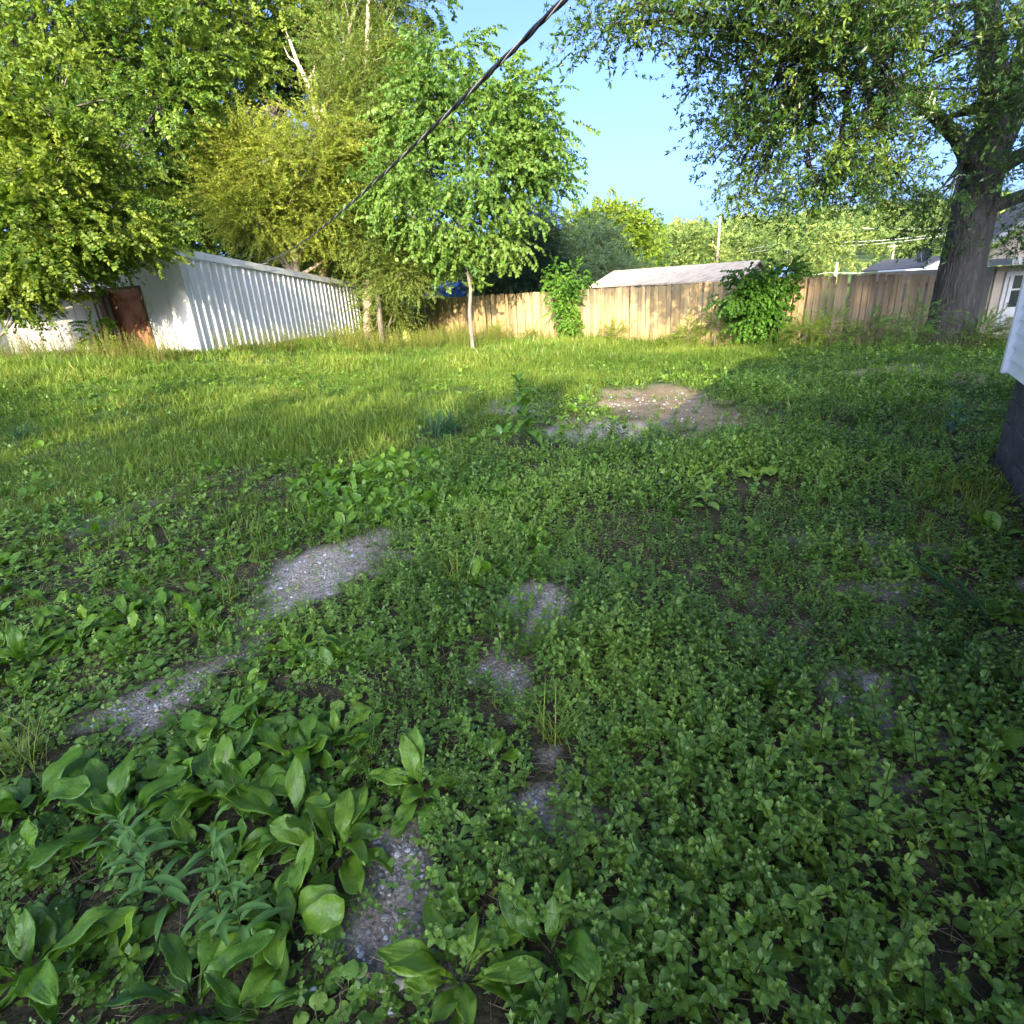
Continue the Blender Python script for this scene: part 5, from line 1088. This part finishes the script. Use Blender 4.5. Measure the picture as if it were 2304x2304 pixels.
# dark strap leaves at right
t = TP()
for a, l, a0, w_ in [(165, .75, 52, .034), (150, .62, 48, .03), (172, .52, 38, .03), (140, .42, 60, .026), (185, .5, 60, .022)]:
    t.add(leaf(l, w_ * 1.6, 9, 3, a0, a0 - 22, 'grass', .5), rotz(R(a)), (0, 0, 0), .3)
plant('strap_leaved_lily', 'dark strap-leaved clump leaning left above the mint at right', 'plant', 1875, 1190, t.out(), MT['bluegrass'], .95, yaw=-.15, tilt=0, rnd=.75)
# mint sprigs that stand out are part of mint_weeds; bigger toothed leaves bottom right
# twig on the gravel
q = gp(705, 1850); e = prop(MB().tube([q + [-.06, 0, .012], q + [-.02, .006, .02], q + [.03, .002, .016], q + [.07, -.01, .01]], [.004, .007, .008, .003], 7).build('twig', MT['dead_stick'], smooth=True), 'short reddish-brown twig lying on the gravel at the bottom', 'twig')
for i, (dx, dy, s, c_, lab) in enumerate([(755, 1858, .020, .95, 'whitish angular stone at the right end of the twig'), (722, 1868, .013, .9, 'tan oval pebble just below the twig'), (683, 1843, .013, .78, 'small blue-grey pebble at the left end of the twig'), (640, 1790, .018, .15, 'round dark stone beside the round plantain leaf'), (735, 1905, .024, .7, 'grey flat stone at the bottom edge'), (590, 1870, .012, .75, 'pale blue pebble among seedlings at the bottom')]):
    q = gp(dx, dy); V = []; Fs = []
    for a in range(7):
        th = math.pi * a / 6
        for b in range(12): ph = 2 * math.pi * b / 12; rr = 1 + .14 * math.sin(3 * ph + i) * math.sin(th) + rs.randn() * .03; V.append((q[0] + s * rr * math.sin(th) * math.cos(ph) * 1.15, q[1] + s * rr * math.sin(th) * math.sin(ph) * .85, float(gz(q[0], q[1])) + s * .25 + s * .6 * rr * math.cos(th)))
    for a in range(6):
        for b in range(12): Fs.append((a * 12 + b, (a + 1) * 12 + b, (a + 1) * 12 + (b + 1) % 12, a * 12 + (b + 1) % 12))
    o = fastmesh('stone', V, Fs, MT['pebble'], np.full(len(V), c_), smooth=True, quads=True); prop(o, lab, 'stone', 'loose stones by the twig')

# bushes and vines against the fence
def bush(name, label, cat, c, rad, ncl, spray, dens, cl, sc, mat, rn, base=None, droop=.2, lobes=None):
    base = base if base is not None else np.array([c[0], c[1], float(gz(c[0], c[1])) - .03])
    return tree(name, label, cat, [base, base * [1, 1, 0] + [0, 0, (base[2] + c[2]) / 2], np.array(c, float)], [.03, .025, .015], lobes or [(c, rad, ncl)], mat, MT['bark_grey'], spray, dens, cl, sc, droop=droop, trunk_n=6, shade_rnd=rn, gap=.1)
SPR['vine'] = [t_spray(7, .35, .085, .85, 40, 'heart', hang=45) for _ in range(6)]
def fy(dx, off=.25):   # depth of the fence front at a picture column
    dd = ray(dx, 560); t = (fn1 @ (A - O_ * [1, 1, 0])) / (fn1 @ dd); yv = O_[1] + dd[1] * t
    if O_[0] + dd[0] * t > B_[0]:
        d2 = unit(C_ - B_); n2 = np.array([d2[1], -d2[0], 0]); t = (n2 @ (B_ - O_ * [1, 1, 0])) / (n2 @ dd); yv = dd[1] * t
    return yv - off
y1, y2 = fy(1070, .35), fy(1440, .3)
bush('fence_vine', 'bright green leafy sapling climbing above the fence just left of its middle', 'vine', at(1072, 570, y1), None, 0, 'vine', 17, .16, .85, MT['vine'], .65,
     lobes=[(at(1062, 535, y1), (.35, .25, .3), 9), (at(1088, 520, y1), (.16, .15, .25), 4), (at(1075, 570, y1), (.4, .3, .35), 11), (at(1080, 605, y1), (.33, .25, .3), 8), (at(1048, 515, y1), (.14, .12, .14), 2)])
bush('fence_vine', 'dark green vine mound swallowing the fence right of the whitish roof', 'vine', at(1445, 580, y2), None, 0, 'vine', 16, .17, .85, MT['vine'], .35,
     lobes=[(at(1455, 530, y2), (.6, .3, .28), 15), (at(1430, 560, y2), (.45, .3, .3), 11), (at(1440, 595, y2), (.4, .3, .35), 12), (at(1415, 600, y2), (.35, .25, .2), 6), (at(1485, 520, y2), (.3, .25, .2), 5), (at(1445, 630, y2), (.35, .25, .2), 7), (at(1385, 555, y2), (.25, .1, .25), 3), (at(1500, 560, y2), (.2, .1, .35), 4), (at(1410, 520, y2), (.25, .12, .12), 3), (at(1480, 610, y2), (.25, .15, .2), 3)])
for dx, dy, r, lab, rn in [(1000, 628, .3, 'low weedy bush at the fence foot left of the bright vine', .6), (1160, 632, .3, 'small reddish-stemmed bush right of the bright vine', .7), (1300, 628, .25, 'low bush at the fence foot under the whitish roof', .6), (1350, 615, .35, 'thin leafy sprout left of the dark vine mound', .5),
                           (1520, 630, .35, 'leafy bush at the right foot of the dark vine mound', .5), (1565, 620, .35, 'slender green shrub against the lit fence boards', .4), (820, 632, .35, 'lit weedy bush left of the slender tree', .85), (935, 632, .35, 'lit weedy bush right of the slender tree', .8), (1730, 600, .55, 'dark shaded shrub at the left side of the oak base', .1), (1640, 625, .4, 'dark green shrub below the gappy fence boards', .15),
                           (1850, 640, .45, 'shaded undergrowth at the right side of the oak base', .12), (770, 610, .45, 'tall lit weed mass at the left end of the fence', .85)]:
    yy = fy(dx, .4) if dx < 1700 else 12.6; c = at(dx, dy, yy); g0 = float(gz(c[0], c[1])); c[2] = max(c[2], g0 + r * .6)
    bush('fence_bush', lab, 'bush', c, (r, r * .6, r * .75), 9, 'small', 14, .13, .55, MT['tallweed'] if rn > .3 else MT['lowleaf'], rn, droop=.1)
bush('pokeweed_bush', 'bright leafy sprout between the cream shed and the rust-red door', 'bush', at(183, 625, 15.6), (.16, .2, .35), 6, 'vine', 9, .10, .9, MT['vine'], .8)
